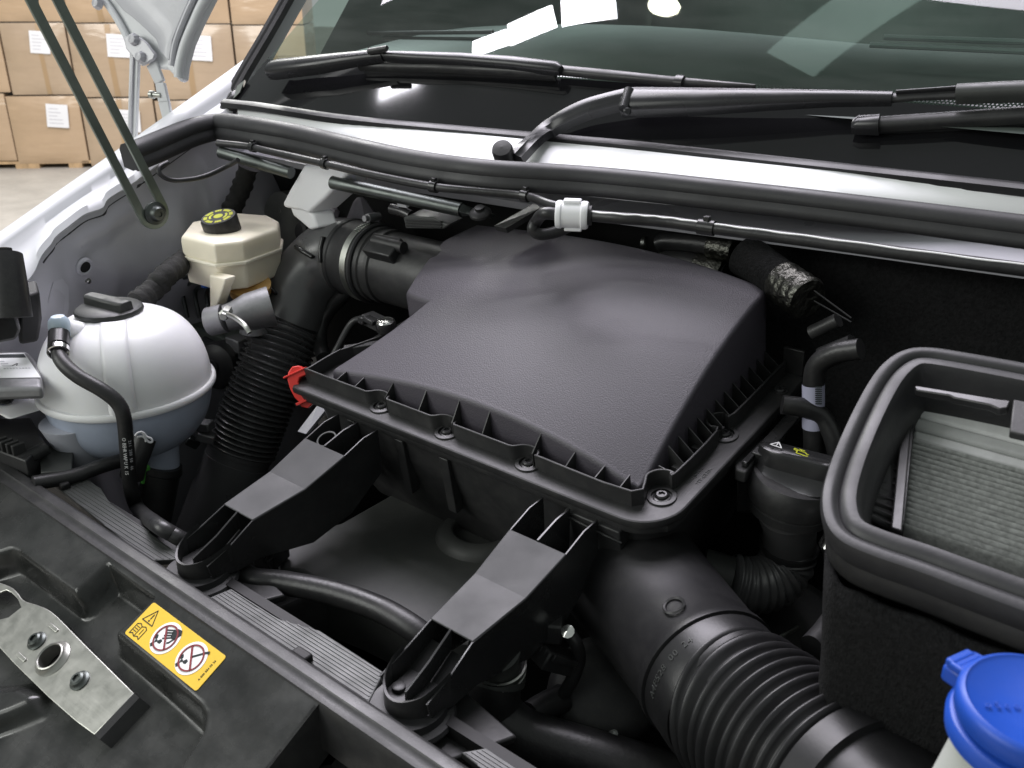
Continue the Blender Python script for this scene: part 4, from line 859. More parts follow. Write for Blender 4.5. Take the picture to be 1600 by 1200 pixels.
# ---- legs
lprof = [(.592, -.4375), (.572, -.4395), (.545, -.4475), (.494, -.4655), (.433, -.4745)]
foot = [(.433, -.4745), (.406, -.489), (.378, -.4985)]
for x0, x1, lab in ((-.732, -.668, 'left'), (-.449, -.386, 'right')):
    xm = (x0+x1)/2
    def tx(x, y): return xm+(x-xm)*interp(y, [.36, .406, .433, .494, .545, .6], [.84, .80, .74, .90, 1, 1])
    def strip(p, xa, xb, th): 
        b = B(); b.loft([[V((tx(xa, y), y, z)), V((tx(xb, y), y, z)), V((tx(xb, y), y+.002, z-th)), V((tx(xa, y), y+.002, z-th))] for y, z in p]); return b
    o = put('leg', strip(lprof[2:], x0, x1, .003), MAT['leg'], ab, smooth=10, bevel=.0012)
    # side walls run the whole length and deepen under the plate
    for xa in (x0, x1-.0022):
        b = B(); allp = lprof+foot[1:]
        b.loft([[V((tx(xa, y), y, z+(.0012 if (y > .545 or y < .433) else -.0008))), V((tx(xa, y)+.0020, y, z+(.0012 if (y > .545 or y < .433) else -.0008))), V((tx(xa, y)+.0020, y+.004, z-d)), V((tx(xa, y), y+.004, z-d))] for (y, z), d in zip(allp, (.05, .06, .07, .065, .045, .03, .014))]); put('leg_side', b, MAT['plastic_gloss'], o, smooth=20, bevel=.0004)
    xm = (x0+x1)/2
    b = B(); b.loft([[V((xm-.0012, y, z+.001)), V((xm+.0012, y, z+.001)), V((xm+.0012, y, z-.044)), V((xm-.0012, y, z-.044))] for y, z in lprof[:3]]); put('leg_rib', b, MAT['plastic_gloss'], o, smooth=20, bevel=.0004)
    b = B(); b.loft([[V((xm-.0012+dx, y, z+.001)), V((xm+.0012+dx, y, z+.001)), V((xm+.0012+dx, y, z-.018)), V((xm-.0012+dx, y, z-.018))] for (y, z), dx in zip(foot, (0, .001, .003))]); put('leg_rib', b, MAT['plastic_gloss'], o, smooth=20, bevel=.0004)
    b = strip([(y, z-.045) for y, z in lprof[:3]], x0+.002, x1-.002, .002); put('leg_web', b, MAT['dark'], o, smooth=20)  # black webs put the inner shade of the slots into the colour
    b = strip([(y, z-.020) for y, z in foot], x0+.002, x1-.002, .002); put('leg_web', b, MAT['dark'], o, smooth=20)
    # rounded toe wall
    X0, X1 = x0, x1; x0, x1 = tx(x0, .39), tx(x1, .39)
    toe = [V((x0, .404, -.486)), V((x0+.001, .392, -.490)), V((x0+.006, .378, -.4955)), V((x0+.016, .369, -.499)), V((xm, .3665, -.500)), V((x1-.016, .369, -.499)), V((x1-.006, .378, -.4955)), V((x1-.001, .392, -.490)), V((x1, .404, -.486))]
    tp = spline(toe, 3); b = B(); b.loft([[p+V((0, -.0012, .002)), p+V((0, .0012, .002)), p+V((0, .0012, -.018)), p+V((0, -.0012, -.018))] for p in tp]); put('toe_wall', b, MAT['plastic'], o, smooth=40)
    b = B(); b.prism([V((x0+.004, .410, -.508)), V((x0+.006, .380, -.508)), V((x0+.018, .371, -.508)), V((x1-.018, .371, -.508)), V((x1-.006, .380, -.508)), V((x1-.004, .410, -.508))], (0, 0, -.004)); put('toe_floor', b, MAT['plastic'], o, smooth=0)
    # rubber buffer and bracket plate it stands on
    c = V((xm, .383, -.513))
    bf = thing('rubber_buffer', f'round black rubber buffer under the {lab} foot of the air box', 'buffer', c+V((0, 0, -.02)), 'rubber buffers under the air box feet')
    b = B(); b.lathe([(.030, .0), (.031, -.006), (.036, -.008), (.0375, -.011), (.0365, -.014), (.031, -.016), (.030, -.030)], c, (0, 0, 1), 40); put('buffer', b, MAT['rubber'], bf)
    b = B(); b.prism([V((xm-.050, .350, -.532)), V((xm+.040, .350, -.532)), V((xm+.075, .425, -.532)), V((xm-.010, .440, -.532)), V((xm-.050, .40, -.532))], (0, 0, -.008)); put('buffer_plate', b, MAT['plastic'], bf, bevel=.002)
lx = (-.732-.668)/2
b = B(); b.lathe([(.0095, 0), (.0095, .0015), (.0112, .0015), (.0112, 0)], V((lx-.014, .560, -.4500)), (0, -.4, .9), 24, cap=False); put('leg_ring', b, MAT['plastic_grey'], ab)
b = B(); b.lathe([(.0055, 0), (.0055, .0025), (.0045, .003), (.0002, .003)], V((-.4175-.012, .385, -.507)), (0, 0, 1), 16); put('foot_stud', b, MAT['plastic'], ab)
# ---- red clip at the left front corner
rcx = thing('red_clip', 'bright red plastic hose clip at the left corner of the air box', 'clip', LW(-.02, -.008, -.03))
cp = [(300, 430), (330, 415), (318, 430)]
RD = PP(468, 600, LW(-.012, -.02, -.02), -_fc)
rr = lambda u, v, d=0: PP(u, v, RD, -_fc)-_fc*d
arc = [(480, 585), (475, 576), (466, 571), (456, 573), (450, 582), (449, 594), (453, 608), (460, 621), (469, 630), (486, 622), (477, 616), (470, 607), (466, 597), (468, 590)]
b = B(); b.prism([rr(u, v) for u, v in arc], _fc*.014); put('clip_body', b, MAT['red'], rcx, bevel=.0012)
b = B(); b.prism([rr(443, 589, .002), rr(478, 573, .002), rr(478, 576, .002), rr(443, 592, .002)], _fc*.016); put('clip_flange', b, MAT['red'], rcx, bevel=.0005)
b = B(); b.prism([rr(462, 630, .002), rr(488, 620, .002), rr(488, 623, .002), rr(464, 634, .002)], _fc*.016); put('clip_flange', b, MAT['red'], rcx, bevel=.0005)
b = B(); b.prism([rr(466, 631, -.004), rr(487, 623, -.004), rr(489, 630, -.004), rr(480, 638, -.004), rr(470, 636, -.004)], _fc*.008); put('clip_foot', b, MAT['red'], rcx, bevel=.001)
# grey painted body corner showing below the clip
b = B(); b.prism([P(497, 632, z=-.47), P(508, 641, z=-.47), P(478, 678, z=-.50), P(465, 674, z=-.50)], (0, .004, -.002))
put('body_bracket', b, MAT['greypaint'], label='small grey painted bracket behind the left air box leg', cat='bracket')
# ---- pressure sensor on the left of the lid
sn = thing('pressure_sensor', 'small sensor with its highlight set in a bright metal top, plugged into the left of the lid', 'sensor', LW(.06, .10, .0))
sc0 = P(604, 512, y=.715)
b = B(); b.lathe([(.0002, .0105), (.0095, .0100), (.0110, .0080)], sc0, (0, -.15, .98), 28); put('sensor_top', b, MAT['chrome'], sn)  # bright metal disc stands in for a white highlight on the sensor
b = B(); b.lathe([(.0112, .0085), (.0125, .006), (.0125, -.003), (.009, -.006), (.006, -.022), (.0075, -.026), (.0075, -.034)], sc0, (0, -.15, .98), 28); put('sensor_body', b, MAT['plastic_gloss'], sn, smooth=35)
b = B(); b.box(sc0+V((-.024, .004, .0015)), (.030, .020, .013), Matrix.Rotation(R(8), 3, 'Y')); put('plug', b, MAT['plastic'], sn, bevel=.0015)
b = B(); b.box(sc0+V((-.020, -.006, .0065)), (.018, .012, .006), Matrix.Rotation(R(8), 3, 'Y')); b.box(sc0+V((-.034, .0, .004)), (.010, .022, .009)); put('plug_latch', b, MAT['plastic_gloss'], sn, bevel=.001)
b = B(); b.tube(spline([sc0+V((-.038, .004, .002)), sc0+V((-.062, 0, -.008)), P(527, 545, y=.69), P(516, 566, y=.68), P(505, 590, y=.67)], 8), .0045, 12); put('cable', b, MAT['hose'], sn)
b = B(); b.prism([LI2 for LI2 in (LW(.0, .055, -.002), LW(.075, .125, -.001), LW(.068, .132, -.001), LW(-.006, .062, -.002))], AZv*-.012); put('cable_duct', b, MAT['plastic'], sn, bevel=.001)
for k in range(1):
    b = B(); b.lathe([(.012, 0), (.012, .004), (.0095, .006)], sc0+V((0, .004, -.038)), (0, -.15, .98), 24); put('socket', b, MAT['plastic'], sn)
# ================================================================== AIR FLOW METER + INTAKE HOSE (left)
IY = .815; ic = P(590, 412, y=IY); 
mf = thing('air_flow_meter', 'short black air flow meter tube between the lid outlet and the hose clamp', 'air meter', ic+V((.05, 0, -.05)))
xo = -.765; b = B(); Ln = xo-ic.x
b.lathe([(.0485, .0), (.0505, .002), (.0505, .012), (.0485, .014), (.0480, .022), (.0500, .024), (.0500, .030), (.0475, .032), (.0475, Ln)], ic, (1, 0, 0), 48, xd=(0, 0, 1)); put('meter_tube', b, MAT['plastic'], mf, smooth=35)
# rectangular sensor housing on its top front
b = B(); b.box(V((ic.x+.052, IY-.030, ic.z+.032)), (.050, .030, .030), Matrix.Rotation(R(38), 3, 'X')); put('housing', b, MAT['plastic'], mf, bevel=.002)
b = B(); b.tube([V((ic.x+.032, IY-.032, ic.z+.043)), V((ic.x+.085, IY-.032, ic.z+.043))], .0075, 16); put('housing_rib', b, MAT['plastic'], mf)
pl = P(668, 347, y=.80)
b = B(); b.loft([[P(u, v, y=.795) for u, v in ((630, 340), (640, 337), (676, 340), (700, 352), (692, 358), (634, 357))], [P(u, v, y=.795)+V((.006, .022, .006)) for u, v in ((630, 340), (640, 337), (676, 340), (700, 352), (692, 358), (634, 357))]]); put('meter_plug', b, MAT['plastic_grey'], mf, bevel=.0012)
for k in range(3):
    q0, q1 = P(634, 344+4.2*k, y=.794), P(690, 347+4.2*k, y=.794); b = B(); b.tube([q0, q1], .0011, 6); put('plug_ridge', b, MAT['plastic'], mf)
b = B(); b.tube(spline([P(612, 326, y=.805), P(630, 331, y=.805), P(642, 337, y=.805)], 5), .0068, 14); put('plug_cable', b, MAT['plastic_gloss'], mf)
b = B(); b.prism([P(619, 316, y=.80), P(634, 319, y=.80), P(636, 326, y=.80), P(621, 323, y=.80)], (0, .01, .004)); put('plug_lock', b, MAT['grey'], mf, bevel=.001)
# clear plastic cones behind the clamp
for u0, v0, u1, v1, r0_, nm in ((562, 308, 568, 352, .0, 'a'), (523, 325, 512, 350, 0, 'b')):
    b = B(); tp = P(u0, v0, y=.86); bt = P(u1, v1, y=.86); b.lathe([(.004, 0), (.010, .006), (.022 if nm == 'a' else .012, (tp-bt).length*.7), (.030 if nm == 'a' else .017, (tp-bt).length*1.2)], tp, bt-tp, 7); put('clear_cover', b, MAT['clear'], mf, smooth=20)
# hose clamp
ih = thing('intake_hose', 'black air intake hose, smooth elbow above and ribbed bellows running down beside the tank', 'intake hose', P(375, 700, y=.64))
cl = ic+V((-.010, 0, 0))
b = B(); b.lathe([(.0528, -.0055), (.0540, -.0052), (.0540, .0052), (.0528, .0055)], cl, (1, 0, 0), 56, cap=False, xd=(0, 0, 1)); clampo = put('hose_clamp', b, MAT['steel'], ih)
b = B()
for k in range(9):
    a = R(112+3.6*k); d = V((0, -math.cos(a)*-1 if False else math.cos(a), math.sin(a))); d = V((0, -math.cos(R(62+3.6*k)), math.sin(R(62+3.6*k))))
    t = V((0, d.z, -d.y)); b.box(cl+d*.0543, (.0070, .0011, .0012), basis((0, 0, 0), (1, 0, 0), None, d).to_3x3())
o = put('clamp_thread', b, MAT['darksteel'], clampo, smooth=0)
d = V((0, -math.cos(R(96)), math.sin(R(96)))); b = B(); b.tube([cl+d*.060+V((0, -.010, .001)), cl+d*.060+V((0, .010, 0))], .0058, 14); b.tube([cl+d*.060+V((0, -.016, .0015)), cl+d*.060+V((0, -.009, .001))], .0042, 8); put('clamp_screw', b, MAT['alu'], clampo)
# hose mouth, elbow, bellows, lower tube
b = B(); b.lathe([(.0530, .008), (.0548, .006), (.0548, .0035), (.0528, .002), (.0528, -.022), (.0515, -.024), (.0515, -.040), (.0530, -.042), (.0530, -.048), (.0510, -.050)], ic+V((-.004, 0, 0)), (1, 0, 0), 48, xd=(0, 0, 1)); put('hose_mouth', b, MAT['rubber'], ih, smooth=35)
el = spline([ic+V((-.045, 0, 0)), ic+V((-.075, -.002, -.001)), P(500, 416, y=.800), P(470, 452, y=.775), P(454, 500, y=.748), P(449, 512, y=.742)], 8)
rl = [interp(k/(len(el)-1), [0, .3, .6, 1], [.0505, .0505, .0475, .0440]) for k in range(len(el))]
b = B(); b.tube(el, rl, 48); put('elbow', b, MAT['elbow'], ih, smooth=60)
bl = spline([el[-1], P(430, 565, y=.712), P(402, 635, y=.678), P(376, 704, y=.648)], 14)
NR = 25; bl, BL = resample(bl, NR*8)
rl = [.0420+.0065*(.5+.5*math.cos(2*math.pi*(k/8)+math.pi))**.75 for k in range(len(bl))]
b = B(); b.tube(bl, rl, 44); put('bellows', b, MAT['bellows'], ih, smooth=70)
tt = (bl[-1]-bl[-4]).normalized()
b = B(); b.tube([bl[-1]-tt*.004, bl[-1]+tt*.004, bl[-1]+tt*.0045, bl[-1]+tt*.014, bl[-1]+tt*.0145, bl[-1]+tt*.10, bl[-1]+tt*.25], [.046, .046, .0445, .0445, .0455, .0465, .048], 44); put('lower_tube', b, MAT['elbow'], ih, smooth=35)
et = (el[-1]-el[-3]).normalized()
b = B(); b.tube([el[-1]-et*.016, el[-1]-et*.015, el[-1]-et*.003, el[-1]], [.0438, .0450, .0450, .043], 44); put('bellows_cuff', b, MAT['plastic_gloss'], ih, smooth=35)
# ribs moulded on the elbow
def on_elbow(k, ang, r=0):
    fr_ = frames(el); a, c, t = fr_[k]; return el[k]+(a*math.cos(ang)+c*math.sin(ang))*(interp(k/(len(el)-1), [0, .3, .6, 1], [.0505, .0505, .0475, .0440])+r)
def nearest_el(u, v):
    best = None; d = ray(u, v).normalized()
    for k in range(len(el)):
        for q in range(72):
            p = on_elbow(k, q*math.pi/36); e = p.cross(d).length
            if e < .0035 and (best is None or p.length < best[0]): best = (p.length, p, (p-el[k]).normalized())
    return best
for (u0, v0), (u1, v1) in (((461, 385), (488, 402)), ((414, 446), (432, 457)), ((506, 370), (503, 412))):
    a_, c_ = nearest_el(u0, v0), nearest_el(u1, v1)
    if a_ and c_:
        b = B(); b.tube([a_[1], a_[1]+a_[2]*.003, (a_[1]+c_[1])/2+(a_[2]+c_[2])*.003, c_[1]+c_[2]*.003, c_[1]], [.0022, .003, .0032, .003, .0022], 8); put('elbow_rib', b, MAT['plastic_gloss'], ih, smooth=60)
nk = nearest_el(530, 408)
if nk:
    M_ = basis(nk[1]+nk[2]*.0006, (1, 0, 0), None, nk[2]); put('date_mark', text_b('31 13', .009, M_, .0006), MAT['plastic_grey'], ih, smooth=0)
# curved black hose right of the elbow
b = B(); b.tube(spline([P(548, 452, y=.80), P(520, 478, y=.79), P(503, 505, y=.775), P(500, 535, y=.76), P(506, 560, y=.74)], 8), .010, 16)
put('vacuum_hose', b, MAT['hose'], label='slim black hose curving down between the intake elbow and the lid', cat='hose', smooth=60)
# ================================================================== COOLANT TANK
TC = P(200, 600, z=-.45); TR = .0985
cd = V((-TC.x, -TC.y, 0)).normalized(); cr = V((-cd.y, cd.x, 0)); az0 = math.atan2(cd.y, cd.x)
tk = thing('coolant_tank', 'round milky white coolant tank with a black screw cap and bluish coolant below', 'coolant tank', TC+V((0, 0, -.12)))
upp = [(.0985, .002), (.0980, .012), (.0955, .030), (.0900, .048), (.0815, .064), (.070, .077), (.055, .086), (.042, .0905), (.036, .092)]
def prof_smooth(p, n=5):
    q = spline([V((a, c, 0)) for a, c in p], n); return [(t.x, t.y) for t in q]
US = prof_smooth(upp)
b = B(); b.lathe(US, TC, (0, 0, 1), 72); put('upper_half', b, MAT['tank'], tk, smooth=60)
low = prof_smooth([(.0975, -.002), (.0955, -.018), (.090, -.038), (.080, -.056), (.066, -.070), (.045, -.080), (.02, -.084)])
b = B(); b.lathe(low, TC, (0, 0, 1), 72); put('lower_half', b, MAT['tanklow'], tk, smooth=60)
b = B(); b.lathe([(.0965, -.0045), (.1015, -.0042), (.1030, -.002), (.1030, .002), (.1015, .0042), (.0965, .0045)], TC, (0, 0, 1), 80, cap=False); put('seam_flange', b, MAT['tank'], tk, smooth=50)
# flat band moulded down the front of the upper half
def band(u, v):
    k = v*(len(US)-1); i = min(int(k), len(US)-2); r_, h_ = lerp(US[i][0], US[i+1][0], k-i), lerp(US[i][1], US[i+1][1], k-i)
    a = az0-.10+(u-.5)*.030/max(.03, r_); e = .0026*sstep(0, .12, u)*sstep(1, .88, u)
    return TC+V((math.cos(a)*(r_+e), math.sin(a)*(r_+e), h_+e*.6))
b = B(); b.grid(band, 12, 40); put('moulded_band', b, MAT['tank'], tk, smooth=60, fix=False)
capc = TC+V((0, 0, .0915))-cd*.004-cr*.006
b = B(); b.lathe([(.0335, -.004), (.0355, -.002), (.0375, .0), (.0385, .003), (.0375, .0062), (.034, .0082), (.010, .0088), (.0002, .0088)], capc, (0, 0, 1), 44, fn=lambda r, h, t: r*(1+.012*math.cos(22*t)) if r > .036 else r); cap = put('cap', b, MAT['plastic_grey'], tk, smooth=35)
bd = (P(226, 486, z=capc.z)-P(150, 468, z=capc.z)); bd.z = 0; bd.normalize(); bs = V((-bd.y, bd.x, 0))
b = B(); b.loft([[capc+bd*x+bs*y*w_+V((0, 0, z)) for y, z in ((-.0105, .007), (-.0095, .0165), (-.007, .0185), (.007, .0185), (.0095, .0165), (.0105, .007))] for x, w_ in ((-.034, .72), (-.030, .9), (0, 1), (.026, 1), (.0335, .85))]); put('cap_grip', b, MAT['plastic_grey'], cap, smooth=30, bevel=.0012)
# hose spout on the left shoulder
sp0 = PP(93, 510, TC+cd*.035-cr*.02, cd)
b = B(); b.lathe([(.0002, .013), (.007, .0120), (.0110, .007), (.0122, .0), (.0115, -.008), (.0105, -.012)], sp0, (0, 0, 1), 26); put('spout_ball', b, mat('pale_blue_plastic', (.50, .60, .68), .35, sss=.2), tk)
b = B(); b.tube([sp0, sp0.lerp(TC+V((0, 0, .05)), .42)], [.0095, .014], 20); put('spout_neck', b, MAT['tank'], tk)
# mounting ear on the left, with bolt
ez = TC.z-.004
def ear(z): return [P(u, v, z=z) for u, v in ((74, 618), (50, 614), (28, 619), (0, 616), (-40, 622), (-50, 650), (0, 648), (14, 656), (40, 648), (66, 640), (90, 640))]
b = B(); b.loft([ear(ez), ear(ez-.016)]); put('mounting_ear', b, MAT['tank'], tk, bevel=.004, seg=3, smooth=40)
b = B(); b.lathe([(.0095, .002), (.0095, .004), (.006, .006), (.006, .009), (.0002, .0095)], P(8, 630, z=ez), (0, 0, 1), 18); put('ear_bolt', b, MAT['plastic_gloss'], tk, smooth=30)
for (u, v), (u2, v2), ra, rb in (((118, 655), (138, 735), .040, .020), ((246, 680), (254, 735), .026, .021)):
    p0 = PP(u, v, TC+cd*.03, cd); p1 = PP(u2, v2, TC+cd*.03, cd); b = B(); b.tube([p0, p0.lerp(p1, .5), p1], [ra, (ra+rb)*.48, rb], 28); put('foot', b, MAT['tanklow'] if u > 200 else mat('milky_plastic_foot', (.50, .51, .57), .38, sss=.2, var=.06), tk, smooth=60)
b = B(); b.tube([PP(255, 725, TC+cd*.035, cd), PP(253, 736, TC+cd*.035, cd), PP(252, 742, TC+cd*.036, cd), PP(236, 820, TC+cd*.05, cd)], [.0225, .0245, .0225, .023], 26); put('outlet_hose', b, MAT['hose'], tk, smooth=40)
# ---- vent hose in front of the tank
vh = thing('vent_hose', 'thick black ribbed hose bending in front of the coolant tank to the front panel', 'hose', PP(205, 760, TC+cd*.13, cd)+V((0, 0, -.05)))
hv = [sp0+V((0, 0, -.004)), PP(91, 545, TC+cd*.062-cr*.02, cd), PP(98, 566, TC+cd*.082, cd), PP(122, 588, TC+cd*.10, cd), PP(160, 610, TC+cd*.115, cd), PP(184, 630, TC+cd*.122, cd), PP(194, 655, TC+cd*.126, cd), PP(199, 710, TC+cd*.124, cd), PP(205, 765, TC+cd*.12, cd), PP(216, 795, TC+cd*.12, cd), P(244, 819, z=-.500), P(272, 836, z=-.503), P(292, 847, z=-.512)]
hv = spline(hv, 10); hv, _ = resample(hv, 340)
b = B(); b.tube(hv, [.0080+.00020*(k % 2) for k in range(len(hv))], 18); put('hose', b, MAT['hose'], vh, smooth=75)
k0 = 18; t0 = (hv[k0+1]-hv[k0-1]).normalized()
b = B(); b.lathe([(.0098, -.012), (.0112, -.011), (.0112, .010), (.0098, .011)], hv[k0-6], t0, 22, cap=False); put('collar', b, MAT['plastic_gloss'], vh)
b = B(); b.lathe([(.0105, -.0035), (.0118, -.003), (.0118, .003), (.0105, .0035)], hv[k0+6], t0, 22, cap=False); put('clamp_ring', b, MAT['chrome'], vh)
def hose_print(txt, i0, step, ang, size):
    fr_ = frames(hv); B_ = B()
    for q, ch in enumerate(txt):
        if ch == ' ': continue
        k = int(i0+q*step); t = (hv[k+1]-hv[k-1]).normalized(); vd = (-hv[k]).normalized(); nrm = (vd-t*vd.dot(t)).normalized(); sd2 = t.cross(nrm)
        nn = (nrm*math.cos(ang)+sd2*math.sin(ang)).normalized(); m_ = basis(hv[k]+nn*.0083, t, None, nn); q_ = text_b(ch, size, m_, .0002); B_.add(q_.v, q_.f)
    return B_
kp = min(range(len(hv)), key=lambda k: hv[k].cross(ray(200, 682)).length)
b = hose_print('O BEHR WAPU K 15', kp, 2.1, .30, .0055); put('hose_print', b, MAT['inkwhite'], vh, smooth=0)
b = hose_print('211 280 50 46', kp+2, 2.1, -.42, .0048); put('hose_print', b, MAT['grey'], vh, smooth=0)
# white spring clip beside it
wc = thing('spring_clip', 'small white wire spring clip on the lower tank stub', 'clip', PP(222, 682, TC+cd*.11, cd))
b = B(); b.tube(spline([PP(u, v, TC+cd*.112, cd) for u, v in ((211, 681), (216, 676), (224, 676), (229, 682), (236, 685), (238, 690), (233, 691), (228, 686), (222, 682), (214, 683))], 5), .0012, 8); put('wire', b, MAT['whiteplastic'], wc)
b = B(); b.tube(spline([PP(u, v, TC+cd*.112, cd) for u, v in ((220, 674), (226, 681), (228, 690))], 5), .0012, 8); put('wire', b, MAT['whiteplastic'], wc)
b = B(); b.tube([PP(226, 684, TC+cd*.09, cd), PP(212, 720, TC+cd*.10, cd), PP(206, 745, TC+cd*.10, cd)], .0135, 20); put('tank_stub', b, MAT['hose'], wc, smooth=60)
b = B(); b.tube([PP(226, 732, TC+cd*.075, cd), PP(223, 755, TC+cd*.075, cd)], .0022, 8); b2 = B(); 
gt = thing('cable_tie', 'bright green cable tie under the coolant tank', 'cable tie', PP(224, 755, TC+cd*.075, cd)); put('strap', b, MAT['greentie'], gt)
b2.box(PP(227, 731, TC+cd*.077, cd), (.009, .008, .006)); put('tie_head', b2, MAT['greentie'], gt, bevel=.001)
lp_ = spline([PP(52, 755, TC+cd*.12, cd), PP(110, 745, TC+cd*.11, cd), PP(160, 728, TC+cd*.10, cd), PP(196, 718, TC+cd*.09, cd)], 8)
b = B(); b.tube(lp_, .0082, 16); put('cross_hose', b, MAT['hose'], label='black hose running left behind the vent hose below the tank', cat='hose', smooth=60)
# ================================================================== BRAKE FLUID RESERVOIR
BZ = -.335
br = thing('brake_reservoir', 'cream brake fluid reservoir with a black and yellow cap', 'reservoir', P(365, 412, z=BZ)+V((0, 0, -.07)))
ringpx = [(283, 402), (337, 416), (384, 411), (440, 390), (442, 376), (424, 366), (374, 362), (300, 378)]
ring0 = [P(u, v, z=BZ) for u, v in ringpx]; rcen = sum(ring0, V())/8
rg = lambda s, dz: [rcen+(p-rcen)*s+V((0, 0, dz)) for p in ring0]
b = B(); b.loft([rg(.96, .001), rg(.965, .020), rg(.95, .0265), rg(.90, .029)]); put('upper_shell', b, MAT['cream'], br, bevel=.003, seg=3, smooth=40)
b = B(); b.loft([rg(.93, -.036), rg(.955, -.012), rg(.97, -.001)]); put('lower_shell', b, MAT['cream'], br, bevel=.003, seg=3, smooth=40)
b = B(); b.loft([rg(1.0, -.0025), rg(1.015, -.0015), rg(1.015, .0015), rg(1.0, .0025)]); put('weld_seam', b, MAT['cream'], br, smooth=40, bevel=.0006)
cc = P(344, 347, z=BZ+.040); ca = V((.05, -.25, .97)).normalized()
b = B(); b.lathe([(.018, -.020), (.0235, -.016), (.0238, .006), (.0225, .0085), (.0002, .0088)], cc, ca, 48, fn=lambda r, h, t: r*(1+.022*math.cos(26*t)) if r > .022 and h < .007 else r); cp_ = put('cap', b, MAT['plastic'], br, smooth=35)
CM = basis(cc+ca*.0089, V((1, .8, 0)), None, ca); ringp = []
for q in range(36):
    if q % 9 in (3, 8): continue
    a0, a1 = 2*math.pi*q/36, 2*math.pi*(q+.85)/36; ringp.append([(.0195*math.cos(a0), .0195*math.sin(a0)), (.0195*math.cos(a1), .0195*math.sin(a1)), (.0145*math.cos(a1), .0145*math.sin(a1)), (.0145*math.cos(a0), .0145*math.sin(a0))])
ringp += [circ(0, 0, .0062, 18)]
for s in (-1, 1):
    for q in range(8):
        a0, a1 = R(-38+76*q/8), R(-38+76*(q+1)/8); ringp.append([(s*.0125*math.cos(a0), .0125*math.sin(a0)), (s*.0125*math.cos(a1), .0125*math.sin(a1)), (s*.0095*math.cos(a1), .0095*math.sin(a1)), (s*.0095*math.cos(a0), .0095*math.sin(a0))])
put('cap_print', prints(ringp, CM), MAT['lime'], cp_, smooth=0)
b = B(); b.tube([P(390, 444, z=BZ-.036), P(392, 458, z=BZ-.050), P(394, 472, z=BZ-.062)], [.028, .027, .018], 28); put('amber_neck', b, MAT['amber'], br, smooth=60)
b = B(); b.tube([P(395, 474, z=BZ-.062), P(396, 484, z=BZ-.070)], [.021, .021], 24); put('neck_grommet', b, MAT['rubber'], br)
b = B(); lgp = [(327, 430), (352, 436), (338, 478), (328, 482)]; b.loft([[P(u, v, y=0.643) for u, v in lgp], [P(u, v, y=0.643)+V((.004, .014, .002)) for u, v in lgp]]); put('support_leg', b, MAT['cream'], br, bevel=.0015)
mc = thing('master_cylinder', 'cast aluminium brake master cylinder below the cream reservoir', 'brake cylinder', P(340, 500, y=0.630)+V((0, 0, -.03)))
m0 = P(326, 503, y=0.621); m1 = P(352, 497, y=0.634); m2 = P(425, 478, y=0.684)
b = B(); b.tube([m0, m0.lerp(m1, .05), m1], [.0175, .0185, .0185], 28); put('end_plug', b, MAT['alu'], mc, smooth=35)
b = B(); b.tube([m1, m1.lerp(m2, .2), m1.lerp(m2, .5), m2], [.0165, .0185, .024, .026], 26); put('bore', b, MAT['alu'], mc, smooth=50)
pq = P(396, 484, z=BZ-.070); b = B(); b.tube([pq, pq+V((0, 0, -.012)), pq+V((0, 0, -.03))], [.017, .019, .022], 24); put('port', b, MAT['alu'], mc, smooth=50)
un = P(352, 490, y=0.615); b = B(); b.lathe([(.0062, -.012), (.0072, -.004), (.0072, .004), (.005, .006), (.005, .010)], un, (.6, -.78, -.1), 6); put('union_nut', b, MAT['steel'], mc, smooth=20)
b = B(); b.tube(spline([un, P(368, 497, y=0.608), P(382, 508, y=0.603), P(390, 520, y=0.603)], 6), .0032, 10); put('brake_pipe', b, MAT['steel'], mc)
b = B(); b.lathe([(.004, 0), (.0035, .001), (.0002, .0005)], m0+(m0-m1).normalized()*.0006, (m0-m1), 12); put('plug_centre', b, MAT['darksteel'], mc)
for k, pts in enumerate((((272, 492), (266, 452), (276, 438), (312, 428)), ((293, 496), (286, 460), (294, 444), (316, 436)), ((312, 496), (305, 462), (309, 450), (322, 446)), ((327, 486), (323, 462), (326, 452), (332, 450)))):
    b = B(); b.tube(spline([P(u, v, y=.70+.008*k) for u, v in pts], 8), .0032, 10)
    put('brake_line', b, MAT['darksteel'], label=('thin bent steel brake line nearest the wing wall', 'thin bent steel brake line, second from the wing wall', 'thin bent steel brake line, third from the wing wall', 'thin bent steel brake line partly behind the cream reservoir leg')[k], cat='brake line', group='brake lines beside the reservoir', smooth=60)
b = B(); b.box(P(323, 438, y=0.711), (.012, .016, .020)); put('line_clip', b, MAT['bluetie'], bevel=.002, label='small bright blue clip holding the brake lines', cat='clip')
# taped harness along the wing
hs = spline([P(214, 474, x=-1.05), P(240, 452, x=-1.06), P(262, 428, x=-1.065), P(288, 408, x=-1.10), P(325, 378, x=-1.16), P(352, 345, x=-1.19), P(375, 300, x=-1.19), P(388, 262, x=-1.18)], 8); hs, _ = resample(hs, 90)
b = B(); b.tube(hs, [.0145+.0012*math.sin(k*1.9)+.0006*math.sin(k*.7) for k in range(len(hs))], 16); put('taped_harness', b, mat('cloth_tape', (.018, .018, .017), .8, bump=.6, bscale=250, bdist=.002), label='thick black taped wiring harness along the grey wing wall', cat='harness', smooth=70)
